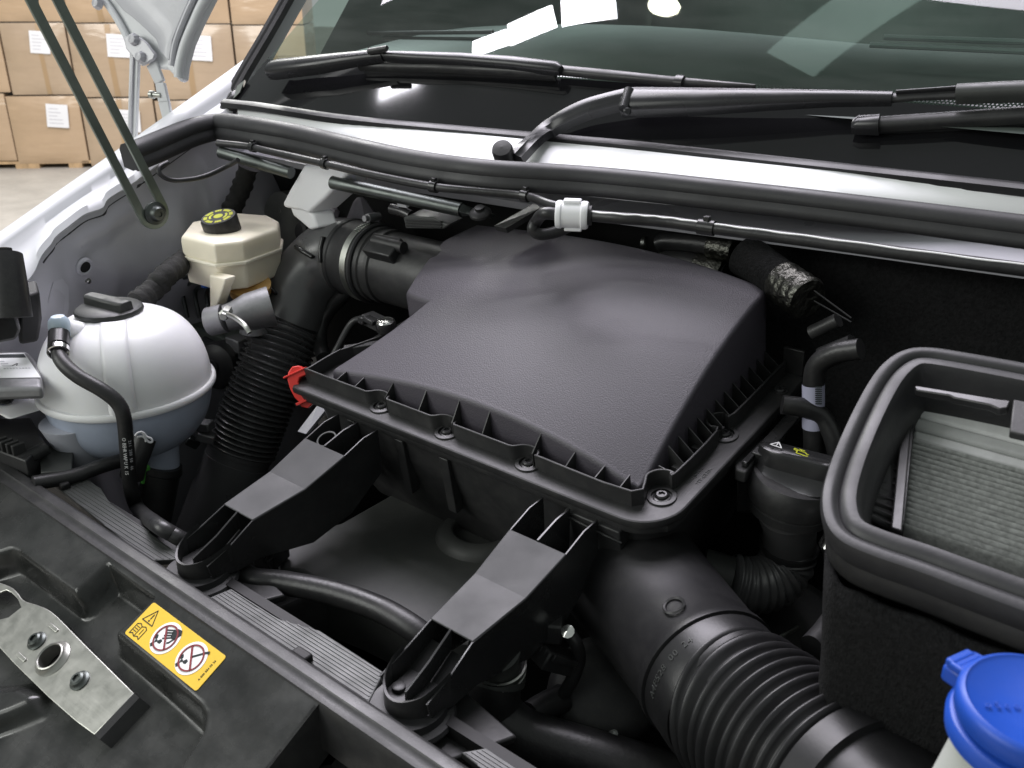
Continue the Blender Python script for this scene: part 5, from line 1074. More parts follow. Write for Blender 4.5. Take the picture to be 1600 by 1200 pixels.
# booster and pump pieces behind the bellows
bo = thing('brake_booster', 'dark round brake servo behind the intake elbow', 'brake servo', P(470, 380, y=.90)+V((0, 0, -.09)))
b = B(); b.lathe([(.02, -.03), (.035, -.028), (.052, -.020), (.062, -.006), (.064, .0), (.062, .03)], P(468, 362, y=.885), (-.15, -.95, .1), 36); put('servo_shell', b, MAT['steel'], bo, smooth=50)
b = B(); b.lathe([(.008, 0), (.014, .002), (.016, .008), (.012, .012), (.006, .012)], P(478, 362, y=.852), (-.2, -.9, .2), 20); put('grommet', b, MAT['rubber'], bo)
pm = thing('hydraulic_block', 'grey hydraulic block with a round dark motor between tank and bellows', 'pump', P(350, 580, y=.66)+V((0, 0, -.06)))
b = B(); b.lathe([(.0002, .034), (.010, .034), (.011, .031), (.022, .030), (.031, .026), (.034, .018), (.034, -.02)], P(352, 568, y=.69), (.35, -.9, .2), 30); put('motor', b, MAT['plastic'], pm, smooth=40)
b = B(); b.box(P(352, 525, y=.75), (.10, .06, .03)); put('block', b, MAT['greensteel'], pm, bevel=.003)
b = B(); b.tube([P(320, 530, y=.70), P(372, 556, y=.69)], .0045, 12); put('pipe', b, MAT['darksteel'], pm)
b = B(); b.box(P(372, 540, y=.70), (.03, .02, .025)); put('valve', b, MAT['alu'], pm, bevel=.002)
for k, (u, v) in enumerate(((315, 664), (322, 682), (300, 690))):
    b = B(); b.box(P(u, v, y=.60), (.03-.006*k, .018, .012), Matrix.Rotation(R(25+20*k), 3, 'Z') @ Matrix.Rotation(R(20*k), 3, 'Y')); put('metal_bracket', b, MAT['alu'] if k != 2 else MAT['darksteel'], bevel=.002, cat='bracket', group='metal brackets behind the bellows', label=('bright metal bracket just left of the bellows ribs', 'bright metal bracket below the tank rim, next to the bellows', 'dark metal bracket under the tank, left of the lower intake tube')[k])
# ================================================================== far left: headlamp bracket, control unit
hb = thing('headlamp_housing', 'black headlamp housing with a round bolt boss at the left edge', 'headlamp', P(20, 500, x=-1.02)+V((0, 0, -.05)))
hx = -1.045
b = B(); c = P(10, 432, x=hx); b.tube([c+V((-.004, .004, .022)), c+V((.01, -.004, -.004)), c+V((.02, -.012, -.04))], [.0185, .0195, .021], 30); put('boss', b, MAT['plastic'], hb, smooth=40)
b = B(); b.lathe([(.0135, 0), (.0135, .002), (.009, .003), (.009, .007), (.006, .008), (.0002, .008)], c+V((-.004, .004, .022)), V((-.4, .2, .9)), 24); put('boss_bolt', b, MAT['plastic_gloss'], hb)
b = B(); pxs = [(-40, 470), (22, 480), (34, 515), (26, 532), (-40, 545)]; b.loft([[P(u, v, x=hx+.005) for u, v in pxs], [P(u, v, x=hx+.005)+V((-.07, .02, 0)) for u, v in pxs]]); put('housing', b, MAT['plastic'], hb, bevel=.004)
b = B(); pxs = [(30, 465), (62, 455), (66, 500), (60, 535), (30, 540)]; b.loft([[P(u, v, x=hx-.02) for u, v in pxs], [P(u, v, x=hx-.02)+V((-.05, .02, 0)) for u, v in pxs]]); put('housing_rear', b, MAT['dark'], hb, bevel=.004)
eu = thing('control_unit', 'silver metal control unit with a printed label at the left edge', 'control unit', P(20, 590, z=-.43))
ez2 = -.408
cpx = [(-60, 547), (44, 548), (64, 572), (66, 604), (-60, 607)]
tp_ = [P(u, v, z=ez2) for u, v in cpx]; b = B(); b.loft([tp_, [p+V((0, 0, -.016)) for p in tp_]]); put('case', b, MAT['alu'], eu, bevel=.005, seg=3)
lab_ = [P(u, v, z=ez2+.0006) for u, v in ((-30, 553), (38, 552), (64, 590), (-6, 591))]
b = B(); b.prism(lab_, (0, 0, .0004)); lb = put('label', b, MAT['paper'], eu, smooth=0)
LMx = lambda a, c: lab_[0].lerp(lab_[1], a).lerp(lab_[3].lerp(lab_[2], a), c)+V((0, 0, .0006))
b = B(); b.prism([LMx(.05, .06), LMx(.97, .06), LMx(.97, .2), LMx(.05, .2)], (0, 0, .0003)); put('label_bar', b, MAT['inkblack'], lb, smooth=0)
LMat = basis(LMx(.62, .50), lab_[1]-lab_[0], lab_[0]-lab_[3])
put('label_print', text_b('/\\', .010, LMat, .0003), MAT['inkblack'], lb, smooth=0)
b = B()
for q in range(9): b.prism([LMx(.3+.07*q, .62), LMx(.34+.07*q, .62), LMx(.34+.07*q, .66), LMx(.3+.07*q, .66)], (0, 0, .0003))
for q in range(3): b.prism([LMx(.3, .34+.09*q), LMx(.42+.05*q, .34+.09*q), LMx(.42+.05*q, .37+.09*q), LMx(.3, .37+.09*q)], (0, 0, .0003))
o = put('small_print', b, MAT['grey'], lb, smooth=0); o['kind'] = 'stuff'
lo_ = thing('cable_tray', 'black plastic cable tray behind the rail at the left edge', 'cable tray', P(40, 700, z=-.52))
b = B(); pxs = [(-40, 655), (48, 652), (70, 690), (40, 720), (-40, 690)]; b.prism([P(u, v, z=-.485) for u, v in pxs], (0, 0, -.03)); put('tray', b, MAT['plastic'], lo_, bevel=.002)
b = B(); b.tube([P(30, 722, z=-.492), P(72, 700, z=-.488)], .008, 14); put('tray_tube', b, MAT['plastic'], lo_)
for k in range(4):
    b = B(); b.box(P(2+9*k, 692+3*k, z=-.478), (.005, .014, .012)); put('comb_tooth', b, MAT['plastic'], lo_, bevel=.0008)
b = B(); pxs = [(60, 700), (115, 690), (112, 735), (64, 738)]; b.prism([P(u, v, z=-.50) for u, v in pxs], (0, 0, -.01)); put('tray_flap', b, MAT['plastic_grey'], lo_, bevel=.001)
# ================================================================== ENGINE COVER in the middle
ec = thing('engine_cover', 'flat dark grey moulded cover low between the two air box legs', 'engine cover', P(600, 870, z=-.60))
ez3 = -.565
top = [(432, 852), (447, 836), (532, 816), (612, 771), (626, 762), (640, 768), (800, 850), (800, 1010), (700, 1000), (640, 975), (560, 938), (500, 915), (487, 902), (470, 892), (440, 890)]
b = B(); tp_ = [P(u, v, z=ez3) for u, v in top]; cen = sum(tp_, V())/len(tp_)
b.loft([[cen+(p-cen)*.985+V((0, 0, .0)) for p in tp_], [cen+(p-cen)*1.0+V((0, 0, -.004)) for p in tp_], [cen+(p-cen)*1.02+V((0, 0, -.07)) for p in tp_]]); put('cover_shell', b, MAT['cover'], ec, bevel=.006, seg=3, smooth=25)
b = B(); b.lathe([(.052, -.004), (.050, .004), (.044, .010), (.034, .0125), (.030, .010), (.029, .0)], P(752, 838, z=ez3), (0, 0, 1), 40, cap=False); put('cover_hump', b, MAT['cover'], ec, smooth=60)
cn = thing('plug_connector', 'small black plug and cables at the left end of the engine cover', 'connector', P(420, 870, z=-.55))
b = B(); b.box(P(424, 864, z=-.552), (.026, .030, .022), Matrix.Rotation(R(20), 3, 'Z')); put('plug_body', b, MAT['plastic_gloss'], cn, bevel=.002)
for k in range(3):
    b = B(); b.box(P(418+4*k, 856+6*k, z=-.540), (.004, .026, .004), Matrix.Rotation(R(20), 3, 'Z')); put('plug_rib', b, MAT['plastic_gloss'], cn, bevel=.0006)
b = B(); b.tube(spline([P(440, 836, z=-.55), P(415, 838, z=-.54), P(398, 848, z=-.54), P(396, 862, z=-.55), P(412, 866, z=-.555)], 6), .006, 12); put('cable', b, MAT['hose'], cn)
b = B(); b.tube(spline([P(352, 868, z=-.535), P(390, 903, z=-.535), P(440, 910, z=-.535), P(520, 926, z=-.532), P(590, 950, z=-.530), P(640, 978, z=-.530), P(672, 1004, z=-.54), P(690, 1030, z=-.56)], 10), .0118, 20)
put('breather_hose', b, MAT['hose'], label='ribbed black hose curving between the two air box feet', cat='hose', smooth=60)
fs = thing('fan_shroud', 'dark curved fan shroud edge behind the front panel', 'fan shroud', P(520, 1000, z=-.60))
fcx = P(455, 1075, z=-.575)
b = B(); b.lathe([(.135, -.05), (.135, .0), (.131, .004), (.118, .004), (.116, 0), (.116, -.05)], fcx+V((.02, .05, 0)), (0, 0, 1), 60); put('shroud_ring', b, MAT['plastic'], fs, smooth=40)
# ================================================================== LOWER RADIATOR HOSE
rh = thing('coolant_hose', 'thick black coolant hose with a steel clamp at the bottom centre', 'hose', P(790, 1150, z=-.62))
c0 = P(775, 1040, z=-.545)
pth = spline([P(772, 1012, z=-.515), c0, P(770, 1075, z=-.565), P(775, 1115, z=-.59), P(815, 1150, z=-.605), P(880, 1172, z=-.61), P(960, 1195, z=-.615), P(1060, 1225, z=-.62)], 10)
b = B(); b.tube(pth[8:], .0245, 30); put('hose', b, MAT['hose'], rh, smooth=60)
b = B(); b.tube(pth[:10], .0225, 30); put('stub', b, MAT['plastic_grey'], rh, smooth=60)
t_ = (pth[11]-pth[9]).normalized()
b = B(); b.lathe([(.0248, -.006), (.0266, -.0055), (.0266, -.002), (.0258, -.0018), (.0258, .0018), (.0266, .002), (.0266, .0055), (.0248, .006)], pth[10], t_, 40, cap=False); put('clamp', b, MAT['steel'], rh)
b = B(); b.lathe([(.0250, -.003), (.0275, -.003), (.0275, .003), (.0250, .003)], pth[15], (pth[16]-pth[14]).normalized(), 40, cap=False); put('hose_collar', b, MAT['plastic_grey'], rh)
# throttle body and actuator tangle under the neck
tb = thing('actuator', 'dark actuator with plug and cables under the air box outlet', 'actuator', P(880, 1050, z=-.62))
b = B(); b.lathe([(.0002, .012), (.03, .012), (.045, .008), (.052, 0), (.055, -.02), (.055, -.06)], P(945, 1080, z=-.60), (.3, -.5, .8), 36); put('can', b, MAT['plastic'], tb, smooth=40)
b = B(); b.box(P(855, 980, z=-.52), (.028, .022, .020), Matrix.Rotation(R(30), 3, 'Z')); put('plug', b, MAT['plastic'], tb, bevel=.002)
b = B(); b.box(P(870, 1030, z=-.55), (.022, .045, .018), Matrix.Rotation(R(-20), 3, 'Z') @ Matrix.Rotation(R(-35), 3, 'X')); put('solenoid', b, MAT['plastic'], tb, bevel=.002)
for k in range(4):
    b = B(); b.box(P(862+7*k, 1018+5*k, z=-.541), (.0025, .03, .006), Matrix.Rotation(R(-20), 3, 'Z') @ Matrix.Rotation(R(-35), 3, 'X')); put('solenoid_fin', b, MAT['plastic'], tb, bevel=.0005)
b = B(); b.tube(spline([P(886, 985, z=-.52), P(900, 1005, z=-.53), P(905, 1030, z=-.55), P(895, 1060, z=-.57), P(880, 1085, z=-.59)], 6), .006, 12); put('cable', b, MAT['hose'], tb)
b = B(); b.lathe([(.006, 0), (.006, .003), (.0002, .005)], P(888, 988, z=-.515), (.2, -.6, .8), 10); put('bright_screw', b, MAT['chrome'], tb)
b = B(); b.tube(spline([P(830, 1118, z=-.60), P(850, 1105, z=-.60), P(880, 1090, z=-.60)], 6), .013, 16); put('stub_pipe', b, MAT['hose'], tb)
b = B(); b.lathe([(.0045, 0), (.0045, .006), (.0002, .007)], P(960, 1152, z=-.60), (0, -.4, .9), 10); put('small_bolt', b, MAT['darksteel'], tb)
# ================================================================== LARGE AIR DUCT, lower right
ad = thing('air_duct', 'large black air duct with thick ribs running to the lower right corner', 'air duct', P(1180, 1120, z=-.60))
d0, d1 = P(975, 885, z=-.520), P(1112, 1058, z=-.512)
d2 = P(1182, 1124, z=-.503); d3 = P(1272, 1200, z=-.494)
d4 = P(1390, 1300, z=-.485)
dx = (d1-d0).normalized()
b = B(); b.tube([d0-dx*.06, d0, d0.lerp(d1, .5), d1-dx*.012, d1-dx*.008, d1-dx*.001, d1], [.072, .068, .062, .0585, .061, .0612, .0585], 56); put('neck', b, MAT['duct'], ad, smooth=40)
b = B(); b.tube([d1-dx*.002, d1, d1+dx*.001, d1+dx*.032, d1+dx*.036], [.056, .0575, .0592, .0592, .057], 56); put('cuff', b, MAT['duct'], ad, smooth=35)
dp = spline([d1+dx*.034, d2, d3, d4], 20); dp, DL = resample(dp, 14*7)
rr_ = []
for k in range(len(dp)):
    s = k/len(dp)
    rr_.append(.0550+.0075*(.5+.5*math.cos(2*math.pi*k/7+math.pi))**1.2+.0005*math.sin(k//7*2.3))
b = B(); b.tube(dp[:72], rr_[:72], 56); put('bellows', b, MAT['duct'], ad, smooth=70)
dt = (dp[72]-dp[70]).normalized()
b = B(); b.tube([dp[70], dp[70]+dt*.001, dp[72]+dt*.018, dp[72]+dt*.019, dp[72]+dt*.14], [.052, .0625, .0625, .0575, .056], 56); put('lower_tube', b, MAT['duct'], ad, smooth=35)
nm_ = None; dr = ray(1040, 1046).normalized()
for k in range(30):
    for q in range(120):
        a_, c_, t2 = frames([d1, d1+dx*.026])[0]; p = d1+dx*(.026*k/29)+(a_*math.cos(q*math.pi/60)+c_*math.sin(q*math.pi/60))*.0593
        e = p.cross(dr).length
        if e < .002 and (nm_ is None or p.length < nm_[0]): nm_ = (p.length, p)
if nm_:
    fr_a, fr_c, fr_t = frames([d1, d1+dx*.026])[0]; pc = d1+dx*.0135; rel = nm_[1]-pc; ang0 = math.atan2(rel.dot(fr_c), rel.dot(fr_a)); Bx_ = B(); txt = 'A4F528 00 24'
    best = None
    for sgn in (1, -1):
        u_ = pc+(fr_a*math.cos(ang0+.1*sgn)+fr_c*math.sin(ang0+.1*sgn))*.06
        if best is None or u_.dot(_rt)/u_.dot(_fc) > best[0]: best = (u_.dot(_rt)/u_.dot(_fc), sgn)
    sg = best[1]
    for q, ch in enumerate(txt):
        if ch == ' ': continue
        an = ang0+sg*(q-5.5)*.082; nn = fr_a*math.cos(an)+fr_c*math.sin(an); tg = (-fr_a*math.sin(an)+fr_c*math.cos(an))*sg
        q_ = text_b(ch, .0085, basis(pc+nn*.0592, tg, None, nn), .0006); Bx_.add(q_.v, q_.f)
    put('raised_number', Bx_, MAT['plastic_grey'], ad, smooth=0)
def hit_tube(u, v, a_, c_, r0_, r1_):
    best = None; d = ray(u, v).normalized(); f = frames([a_, c_])[0]
    for k in range(40):
        for q in range(120):
            t = k/39; p = a_.lerp(c_, t)+(f[0]*math.cos(q*math.pi/60)+f[1]*math.sin(q*math.pi/60))*lerp(r0_, r1_, t); e = p.cross(d).length
            if e < .003 and (best is None or p.length < best[0]): best = (p.length, p, (p-a_.lerp(c_, t)).normalized())
    return best
ov = hit_tube(1058, 944, d0, d1, .068, .0585)
if ov:
    b = B(); b.lathe([(.0070, .0006), (.0085, .0014), (.0095, .0006)], ov[1], ov[2], 24, cap=False); put('moulding_mark', b, MAT['plastic'], ad)
# ================================================================== OIL FILLER
of = thing('oil_filler', 'black oil filler cap with yellow oil can symbol beside the air box', 'oil filler', P(1230, 830, z=-.50))
oc = P(1242, 757, z=-.430)
capd = V((.10, -.02, .99)).normalized()
b = B(); b.lathe([(.036, -.018), (.0405, -.016), (.0425, -.006), (.042, .004), (.039, .010)], oc, capd, 48); cap2 = put('cap_skirt', b, MAT['plastic'], of, smooth=45)
gx_ = (P(1305, 722, z=-.405)-P(1180, 690, z=-.405)); gx_.z = 0; gx_.normalize(); gy_ = capd.cross(gx_).normalized()
if gy_.dot(V((0, 1, 0))) < 0: gy_ = -gy_
def hand(s, w2, h, lift):
    out = []
    for k in range(36):
        a = 2*math.pi*k/36; x = .041*s*math.cos(a); yy = w2*math.sin(a)*(1-.18*math.cos(2*a)*-1 if False else 1)
        yy = math.copysign(min(abs(yy), w2*.82), yy); out.append(oc+gx_*x+gy_*yy+capd*h)
    return out
b = B(); b.loft([hand(1.0, .037, .004, 0), hand(1.0, .034, .009, 0), hand(1.0, .024, .0125, 0), hand(.99, .0165, .018, 0), hand(.985, .0145, .030, 0), hand(.96, .0132, .033, 0), hand(.90, .011, .0342, 0)]); put('cap_grip', b, MAT['plastic_gloss'], cap2, smooth=32)
OM = basis(oc+capd*.0345, gx_, None, capd)
s = .0062
put('warning_triangle', prints(stroke([(-.024-.0052, -.0042), (-.024+.0052, -.0042), (-.024, .0046)], .0011, True)+stroke([(-.024, .002), (-.024, -.0012)], .0010)+[circ(-.024, -.0028, .0006, 6)], OM), MAT['inkwhite'], cap2, smooth=0)
can = stroke([(-.0085, .0035), (-.0055, .0030), (-.0050, -.0035), (.0040, -.0035), (.0105, .0015), (.0040, .0000), (.0015, .0022), (-.0055, .0022)], .0010)+stroke([(-.0085, .0035), (-.0085, .0012), (-.0053, .0005)], .0010)+stroke([(-.0022, .0022), (-.0022, .0046)], .0010)+stroke([(-.0045, .0048), (.0003, .0048)], .0010)+[circ(.0118, -.0012, .0008, 8)]
put('oil_can_symbol', prints(can, OM), MAT['lime'], cap2, smooth=0)
bk = [(.0190, -.0035), (.0190, .0035), (.0245, .0035), (.0300, .0035), (.0300, -.0035), (.0245, -.0035)]
put('book_symbol', prints(stroke(bk, .0010, True)+stroke([(.0245, .0035), (.0245, -.0035)], .0010)+stroke([(.0205, .0012), (.023, .0012)], .0009)+stroke([(.0205, -.0008), (.023, -.0008)], .0009), OM), MAT['inkwhite'], cap2, smooth=0)
n0 = oc-capd*.018
b = B(); b.lathe([(.034, -.012), (.0385, -.010), (.0385, -.002), (.036, .0)], n0, capd, 44); put('collar', b, MAT['plastic'], of, smooth=35)
e0 = P(1232, 855, z=-.515)
npth = [n0-capd*.008, n0.lerp(e0, .55), e0]
b = B(); b.tube(npth, [.031, .0255, .0255], 32); put('filler_neck', b, MAT['elbow'], of, smooth=40)
ep = spline([e0, P(1226, 885, z=-.535), P(1205, 908, z=-.545), P(1172, 915, z=-.545), P(1140, 908, z=-.54)], 12); ep, _ = resample(ep, 12*8)
b = B(); b.tube(ep, [.0255+.0028*(.5+.5*math.cos(2*math.pi*k/8+math.pi)) for k in range(len(ep))], 32); put('ribbed_elbow', b, MAT['elbow'], of, smooth=70)
b = B(); b.tube([e0+capd*.004, e0+capd*.001, e0-capd*.004], [.029, .0295, .028], 32); put('elbow_cuff', b, MAT['plastic'], of)
b = B(); b.tube([ep[-1], P(1095, 895, z=-.535)], .0245, 28); put('side_pipe', b, MAT['plastic_grey'], of)
bc = thing('cap_bracket', 'black moulded bracket between the air box corner and the oil cap', 'bracket', P(1165, 720, z=-.46))
b = B(); pxs = [(1140, 682), (1165, 672), (1203, 682), (1192, 700), (1166, 738), (1150, 733)]; b.prism([P(u, v, z=-.412) for u, v in pxs], (0, 0, -.012)); put('plate', b, MAT['plastic'], bc, bevel=.0015)
b = B(); b.prism([P(u, v, z=-.411) for u, v in ((1158, 727), (1166, 731), (1205, 688), (1198, 684))], (0, 0, .005)); put('lip', b, MAT['plastic_gloss'], bc, bevel=.001)
for k, (u, v) in enumerate(((1165, 742), (1170, 775))):
    b = B(); b.lathe([(.009, -.02), (.009, .004), (.006, .008), (.0002, .009)], P(u, v, z=-.445-.02*k), (-.2, -.6, .7), 20); put('boss', b, MAT['plastic_gloss'], bc, smooth=60)
b = B(); b.prism([P(1150, 740, z=-.43), P(1175, 735, z=-.43), P(1178, 800, z=-.48), P(1150, 800, z=-.48)], (0, .02, -.01)); put('web', b, MAT['plastic'], bc, bevel=.002)
# ================================================================== CABIN FILTER HOUSING (right)
fh_ = thing('cabin_filter_housing', 'black open cabin filter housing with a wide rubber rim at the right edge', 'filter housing', P(1500, 900, z=-.45))
HT = R(20); HN = V((0, -math.sin(HT), math.cos(HT))); H0 = V((0, .5, -.300))
def HP(u, v, off=0): return PP(u, v, H0+HN*off, HN)
opx = [(1760, 612), (1680, 590), (1600, 574), (1500, 556), (1450, 549), (1420, 552), (1395, 566), (1372, 592), (1345, 640), (1318, 700), (1301, 750), (1296, 785), (1303, 818), (1325, 842), (1370, 862), (1440, 886), (1520, 916), (1620, 953), (1780, 1012)]
op = spline([HP(u, v) for u, v in opx], 6)
# rim profile: side = t x up ; path runs from rear right, round the left, to front right -> side points outwards/left
rim = [(.004, -.016), (.0055, -.004), (.004, .0005), (.000, .002), (-.004, .0005), (-.0055, -.0022), (-.0075, .0002), (-.011, .0022), (-.0155, .0018), (-.018, -.002), (-.019, -.008), (-.0215, -.014), (-.024, -.022), (-.024, -.03), (-.004, -.03)]
o_test = frames([op[10], op[11]], HN)[0][0]
flip = 1 if o_test.dot(op[10]-HP(1560, 760)) > 0 else -1
b = B(); b.sweep([(x*flip, y) for x, y in rim], op, HN); put('rubber_rim', b, MAT['rubber'], fh_, smooth=45)
b = B(); b.sweep([(x*flip, y) for x, y in ((.001, -.016), (.003, -.022), (.003, -.034), (0, -.040), (-.003, -.040), (-.003, -.016))], op, HN); put('outer_band', b, MAT['plastic'], fh_, smooth=40)
fr_ = frames(op, HN); nb = len(op)
# outer skirt wrapped in black felt below the band
rows_ = []
for dz, ins in ((-.037, .004), (-.06, .006), (-.12, .012), (-.22, .018), (-.40, .030), (-.6, .04)):
    rows_.append([p-a*flip*ins+V((0, 0, dz+(.0010*math.sin(i*.63) if dz > -.04 else 0))) for i, (p, (a, c, t)) in enumerate(zip(op, fr_))])
b = B(); b.loft(rows_, cap=False, closed=False); put('felt_wrap', b, MAT['felt'], fh_, smooth=60, fix=False, solid=.004)
# inner tray walls
fTL, fBL = HP(1432, 634, -.040), HP(1412, 828, -.036)
rows_ = []
for dz, ins in ((-.026, .0235), (-.05, .028), (-.09, .034)):
    rows_.append([p-a*flip*ins+HN*dz for p, (a, c, t) in zip(op, fr_)])
b = B(); b.loft(rows_, cap=False, closed=False); put('inner_wall', b, MAT['plastic'], fh_, smooth=60, fix=False)
b = B(); b.add(rows_[-1], [tuple(range(nb))]); put('tray_floor', b, MAT['plastic'], fh_, smooth=0, fix=False)
# ribbed ramp left of the filter
rA, rB, rC = HP(1388, 660, -.024), HP(1336, 800, -.022), fBL+V((-.006, 0, -.004))
fdir = (fBL-fTL); fl_ = fdir.length
b = B(); b.add([rA, rB, rC, fTL+V((-.006, 0, -.006))], [(0, 1, 2, 3)]); put('ramp', b, MAT['plastic'], fh_, smooth=0, fix=False)
for k in range(14):
    t = .16+.82*k/13; q0 = rA.lerp(rB, t); q1 = (fTL+V((-.006, 0, -.006))).lerp(rC, t); q0 = q1.lerp(q0, .25+.62*t); b = B(); b.tube([q1+V((0, 0, .0008)), q0+V((0, 0, .0003))], .0022, 6); put('ramp_rib', b, MAT['plastic'], fh_, smooth=60)
cf = thing('cabin_filter', 'grey pleated cabin filter lying inside the black housing', 'filter', (fTL+fBL)/2+V((.1, 0, -.03)))
fn = V((1, 0, 0)).cross(fdir).normalized(); fn = fn if fn.z > 0 else -fn
fd = fdir.normalized(); WX = .34
b = B(); b.prism([fTL+V((-.004, 0, 0))+fn*.004, fBL+V((-.004, 0, 0))+fn*.004, fBL+V((0, 0, 0))+fn*.004, fTL+V((0, 0, 0))+fn*.004], fn*-.03); put('filter_edge', b, MAT['plastic'], cf, bevel=.0006)
top_h = .24
q0 = fTL+fd*.006; q1 = fTL+fd*fl_*top_h
for k, (a0, a1, lift) in enumerate(((.02, .12, .006), (.12, .20, .003), (.20, .27, -.001))):
    p0, p1 = fTL+fd*fl_*a0, fTL+fd*fl_*a1
    b = B(); b.loft([[p0+fn*lift, p1+fn*(lift-.002), p1-fn*.012, p0-fn*.012], [p+V((WX, 0, 0)) for p in (p0+fn*lift, p1+fn*(lift-.002), p1-fn*.012, p0-fn*.012)]]); put('fleece_strip', b, mat('pale_fleece%d' % k, ((.52, .53, .52), (.34, .35, .34), (.42, .43, .42))[k], .85, var=.12, vscale=40, bump=.3, bscale=200), cf, bevel=.002)
b = B(); b.prism([fTL+fd*fl_*.28-fn*.016, fBL-fn*.016, fBL-fn*.016+V((WX, 0, 0)), fTL+fd*fl_*.28-fn*.016+V((WX, 0, 0))], fn*-.004); put('groove_shade_sheet', b, MAT['dark'], cf, smooth=0)  # black sheet puts the shade of the pleat gaps into colour
NP = 17
for k in range(NP):
    t = .285+.70*(k+.5)/NP; c = fTL+fd*fl_*t; hw = fl_*.70/NP*.5
    pf = [(-hw*.46, -.014), (-hw*.44, -.0014), (-hw*.30, .0006), (0, .0014), (hw*.30, .0006), (hw*.44, -.0014), (hw*.46, -.014)]
    ns = 40; b = B(); rows2 = []
    for q in range(ns+1):
        x = WX*q/ns; j = .00012*math.sin(q*.35+k*4.1); rows2.append([c+V((x, 0, 0))+fd*(a+j)+fn*h for a, h in pf])
    b.loft(rows2, cap=True); put('pleat', b, MAT['pleat'], cf, smooth=60, fix=False)
lt = thing('filter_latch', 'flat black latch strip holding the top edge of the cabin filter', 'latch', fTL+V((.05, 0, .0)))
LTn = fn
w0 = lambda u, v, h: HP(u, v, -.016+h)
b = B(); b.prism([w0(u, v, .008) for u, v in ((1428, 612), (1560, 634), (1578, 636), (1573, 648), (1560, 650), (1545, 643), (1490, 632), (1482, 628), (1430, 620))], fn*.006); put('latch_strip', b, MAT['plastic_gloss'], lt, bevel=.001)
b = B(); b.prism([w0(u, v, .010) for u, v in ((1582, 634), (1660, 650), (1660, 705), (1576, 685))], fn*.006); put('latch_block', b, MAT['plastic'], lt, bevel=.001)
b = B(); b.prism([HP(1412, 626, -.034), HP(1428, 618, -.034), HP(1410, 830, -.030), HP(1392, 824, -.030)], HN*-.006); put('latch_frame', b, MAT['plastic'], lt, bevel=.001)
# ================================================================== WASHER BOTTLE with blue cap
wb = thing('washer_bottle', 'washer fluid bottle neck with a bright blue flip cap in the lower right corner', 'washer bottle', P(1600, 1190, z=-.40))
bz = -.305; bcx = P(1618, 1108, z=bz); br_ = .0335
axb = V((.02, -.06, 1)).normalized()
b = B(); b.lathe([(br_*.96, -.008), (br_*1.0, -.006), (br_, .001), (br_*.965, .0035), (br_*.90, .0045), (br_*.86, .0032), (.0002, .0036)], bcx, axb, 56); capb = put('flip_cap', b, MAT['blue'], wb, smooth=45)
b = B(); b.lathe([(br_*.92, -.020), (br_*1.05, -.019), (br_*1.07, -.013), (br_*1.02, -.010), (br_*.94, -.009)], bcx, axb, 56); put('cap_ring', b, MAT['blue'], wb, smooth=40)
tabd = (P(1494, 1022, z=bz)-bcx); tabd.z = 0; tl = tabd.length; tabd.normalize(); tsd = V((-tabd.y, tabd.x, 0))
b = B(); b.loft([[bcx+tabd*x+tsd*yy*.0085*wd+V((0, 0, z)) for yy, z in ((-1, z0-.004), (-1, z0), (1, z0), (1, z0-.004))] for x, z0, wd in ((br_*.9, .002, 1.15), (br_+.006, .001, 1.05), (tl*.80, .0005, .95), (tl*.9, .0012, .95), (tl, .0008, .92))]); put('tab', b, MAT['blue'], capb, smooth=30, bevel=.001)
for q in (.74, .82, .9):
    b = B(); b.tube([bcx+tabd*tl*q+tsd*.007+V((0, 0, .0008)), bcx+tabd*tl*q-tsd*.007+V((0, 0, .0008))], .0010, 6); put('tab_ridge', b, MAT['blue'], capb)
b = B(); b.box(bcx+tabd*(br_+.004)+V((0, 0, -.008)), (.012, .016, .010), basis((0, 0, 0), tabd, None, V((0, 0, 1))).to_3x3()); put('hinge', b, MAT['blue'], wb, bevel=.002)
put('raised_mark', text_b('o S c o', .0055, basis(bcx+axb*.0038-tsd*0+V((-.012, -.012, 0)), V((.8, .55, 0)), None, axb), .0005), MAT['blue'], capb, smooth=0)
b = B(); b.lathe([(.0295, -.012), (.0295, -.03), (.034, -.06), (.040, -.10), (.048, -.2), (.055, -.3)], bcx, axb, 48); put('bottle_neck', b, MAT['bottle'], wb, smooth=60)
# ================================================================== pipes in the dark corner behind the air box
acp = thing('coolant_pipes', 'two dark pipes with bright foil wrap ends behind the domed lid', 'pipes', P(1090, 400, y=.90))
for pts, r_ in ((((1030, 380), (1045, 377), (1085, 380), (1120, 386), (1145, 391)), .0105), (((1040, 408), (1070, 410), (1100, 418), (1135, 428)), .014)):
    b = B(); b.tube(spline([P(u, v, y=.895) for u, v in pts], 8), r_, 18); put('pipe', b, MAT['hose'], acp, smooth=60)
for (u0, v0), (u1, v1), r_ in (((1108, 385), (1146, 392), .0115), ((1088, 416), (1130, 428), .016)):
    b = B(); b.tube(resample([P(u0, v0, y=.89), P(u1, v1, y=.89)], 10)[0], [r_+.0008*(k % 2) for k in range(11)], 20); put('foil_wrap', b, MAT['foil'], acp, smooth=60)
for u, v in ((1011, 380), (1037, 403)):
    b = B(); b.lathe([(.006, 0), (.008, .002), (.008, .006), (.004, .007)], P(u, v, y=.90), (-1, -.3, 0), 14); put('fitting', b, MAT['steel'], acp)
hsld = thing('foil_sleeve', 'crumpled foil heat sleeve angled in the dark right of the lid', 'heat sleeve', P(1240, 455, y=.84))
s0, s1 = P(1222, 440, y=.86), P(1262, 468, y=.84)
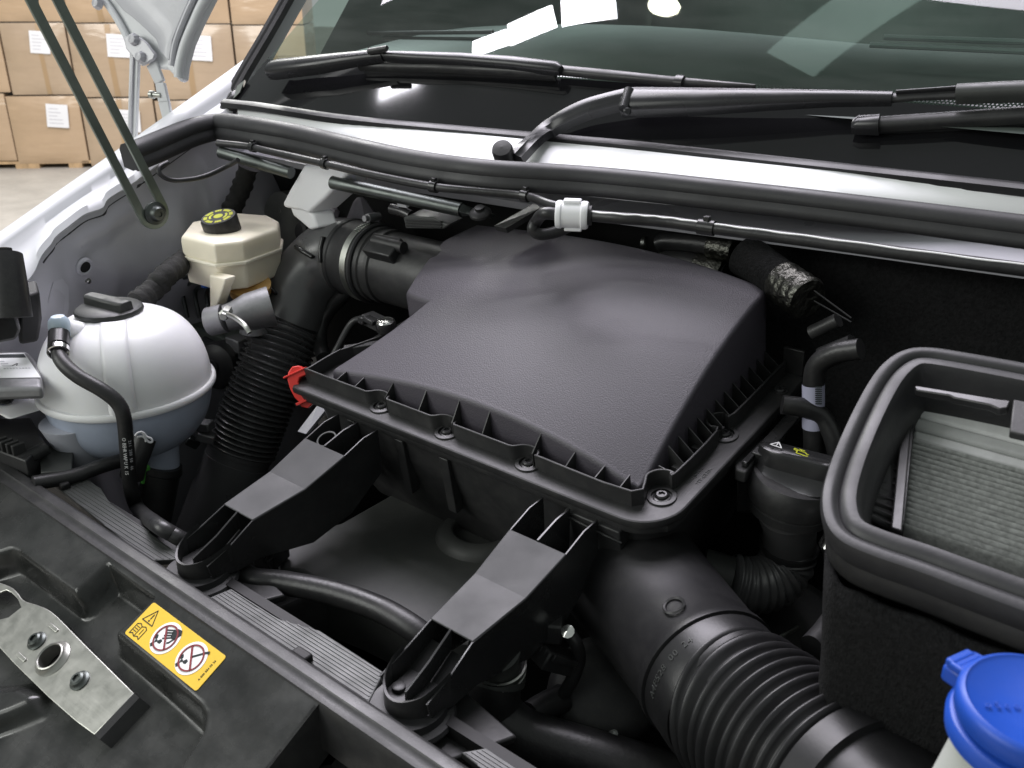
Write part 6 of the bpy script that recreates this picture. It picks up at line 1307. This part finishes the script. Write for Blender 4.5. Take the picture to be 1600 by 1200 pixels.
b = B(); b.tube(resample([s0, s1], 10)[0], [.021+.0012*math.sin(k*2.3) for k in range(11)], 22); put('sleeve', b, MAT['foil'], hsld, smooth=60)
b = B(); b.tube([P(1165, 400, y=.88), s0], [.022, .0205], 22); put('sleeve_tube', b, MAT['felt'], hsld)
for dv in (-8, 8):
    b = B(); b.tube([P(1272, 462+dv, y=.84), P(1330, 500+dv*.4, y=.83)], .0008, 6); put('wire', b, MAT['hose'], hsld)
lpipe = thing('labelled_pipe', 'black pipe with a pale barcode label between the lid and the filter housing', 'pipe', P(1272, 650, y=.80))
pth = spline([P(1345, 545, y=.80), P(1305, 552, y=.80), P(1278, 570, y=.80), P(1271, 600, y=.80), P(1271, 670, y=.80), P(1272, 720, y=.80)], 8)
b = B(); b.tube(pth, .0098, 18); put('pipe', b, MAT['hose'], lpipe, smooth=60)
b = B(); b.tube([P(1271, 600, y=.80), P(1271, 668, y=.80)], .0104, 20, cap=False); plb = put('label_wrap', b, mat('lilac_label', (.42, .42, .55), .5, var=.04), lpipe, smooth=60)
b = B(); pc = P(1278, 612, y=.80); tocam = (-pc).normalized()
for k in range(9): b.box(P(1279, 605+3.2*k, y=.80)+tocam*.0100, (.006, .0012, .0012), basis((0, 0, 0), _rt, None, tocam).to_3x3())
o = put('barcode', b, MAT['inkblack'], plb, smooth=0); o['kind'] = 'stuff'
b = B(); b.tube(spline([P(1222, 632, y=.78), P(1255, 637, y=.79), P(1285, 652, y=.80), P(1304, 690, y=.80), P(1312, 740, y=.80)], 8), .0092, 18)
put('side_hose', b, MAT['hose'], label='black hose arching from the air box side to the filter housing', cat='hose', smooth=60)
b = B(); b.tube([P(1268, 520, y=.84), P(1310, 500, y=.84)], .007, 12); b2 = B(); b2.tube([P(1285, 560, y=.82), P(1335, 540, y=.82)], .011, 14)
hk = thing('pipe_bracket', 'dark pipe bracket in the shadow right of the lid', 'bracket', P(1300, 530, y=.83)); put('bar', b, MAT['plastic'], hk); put('holder', b2, MAT['plastic_gloss'], hk)
ins = thing('insulation_mat', 'dark felt insulation on the bulkhead behind the filter housing', 'insulation', V((-.05, .86, -.6)))
b = B(); b.grid(lambda u, v: V((lerp(-.45, .35, u), .93-.09*sstep(.15, .55, v)-.02*math.sin(u*7)*v, lerp(-.21, -.8, v))), 24, 20); put('mat', b, MAT['felt'], ins, smooth=60, fix=False, solid=.006)
# cables and pipes beside the felt, lower right
for k, (pts, r_, m_, lab) in enumerate(((((1300, 850), (1306, 880), (1318, 915), (1312, 950), (1290, 985), (1268, 1010)), .010, 'hose', 'dark hose hanging down along the left edge of the felt'), (((1322, 920), (1318, 965), (1300, 1000), (1278, 1040)), .012, 'plastic_grey', 'short grey pipe end left of the felt above the duct ribs'), (((1330, 1000), (1326, 1050), (1318, 1100)), .008, 'hose', 'thin dark cable against the felt corner above the duct'))):
    b = B(); b.tube(spline([P(u, v, z=-.50-.03*k) for u, v in pts], 8), r_, 16); put('side_pipe', b, MAT[m_], label=lab, cat='pipe', smooth=60)
gl = thing('pipe_clamp', 'shiny metal clamp between the oil filler and the felt', 'clamp', P(1305, 855, z=-.46))
b = B(); b.lathe([(.010, -.008), (.012, -.006), (.012, .006), (.010, .008)], P(1304, 850, z=-.45), (.2, .4, .9), 18); put('band', b, MAT['chrome'], gl)
b = B(); b.lathe([(.005, 0), (.005, .006), (.0002, .007)], P(1309, 860, z=-.445), (.3, -.8, .5), 10); put('clamp_screw', b, MAT['steel'], gl)
# long dark pipe diagonal in shade behind duct
b = B(); b.prism([P(1100, 930, z=-.58), P(1330, 900, z=-.58), P(1340, 1140, z=-.62), P(1200, 1000, z=-.60)], (0, 0, -.02)); put('gearbox_cover', b, MAT['plastic'], label='dark engine casing in the shadow behind the ribbed duct', cat='engine casing', bevel=.004)
b = B(); b.tube([P(1214, 998, z=-.575), P(1246, 980, z=-.575)], .0022, 8); put('dipstick', b, MAT['steel'], label='short bright metal rod in the shade above the duct ribs', cat='rod')
# ================================================================== lift everything so that the floor is z = 0
for o in list(scn.objects):
    if o.parent is None: o.location.z += EYE
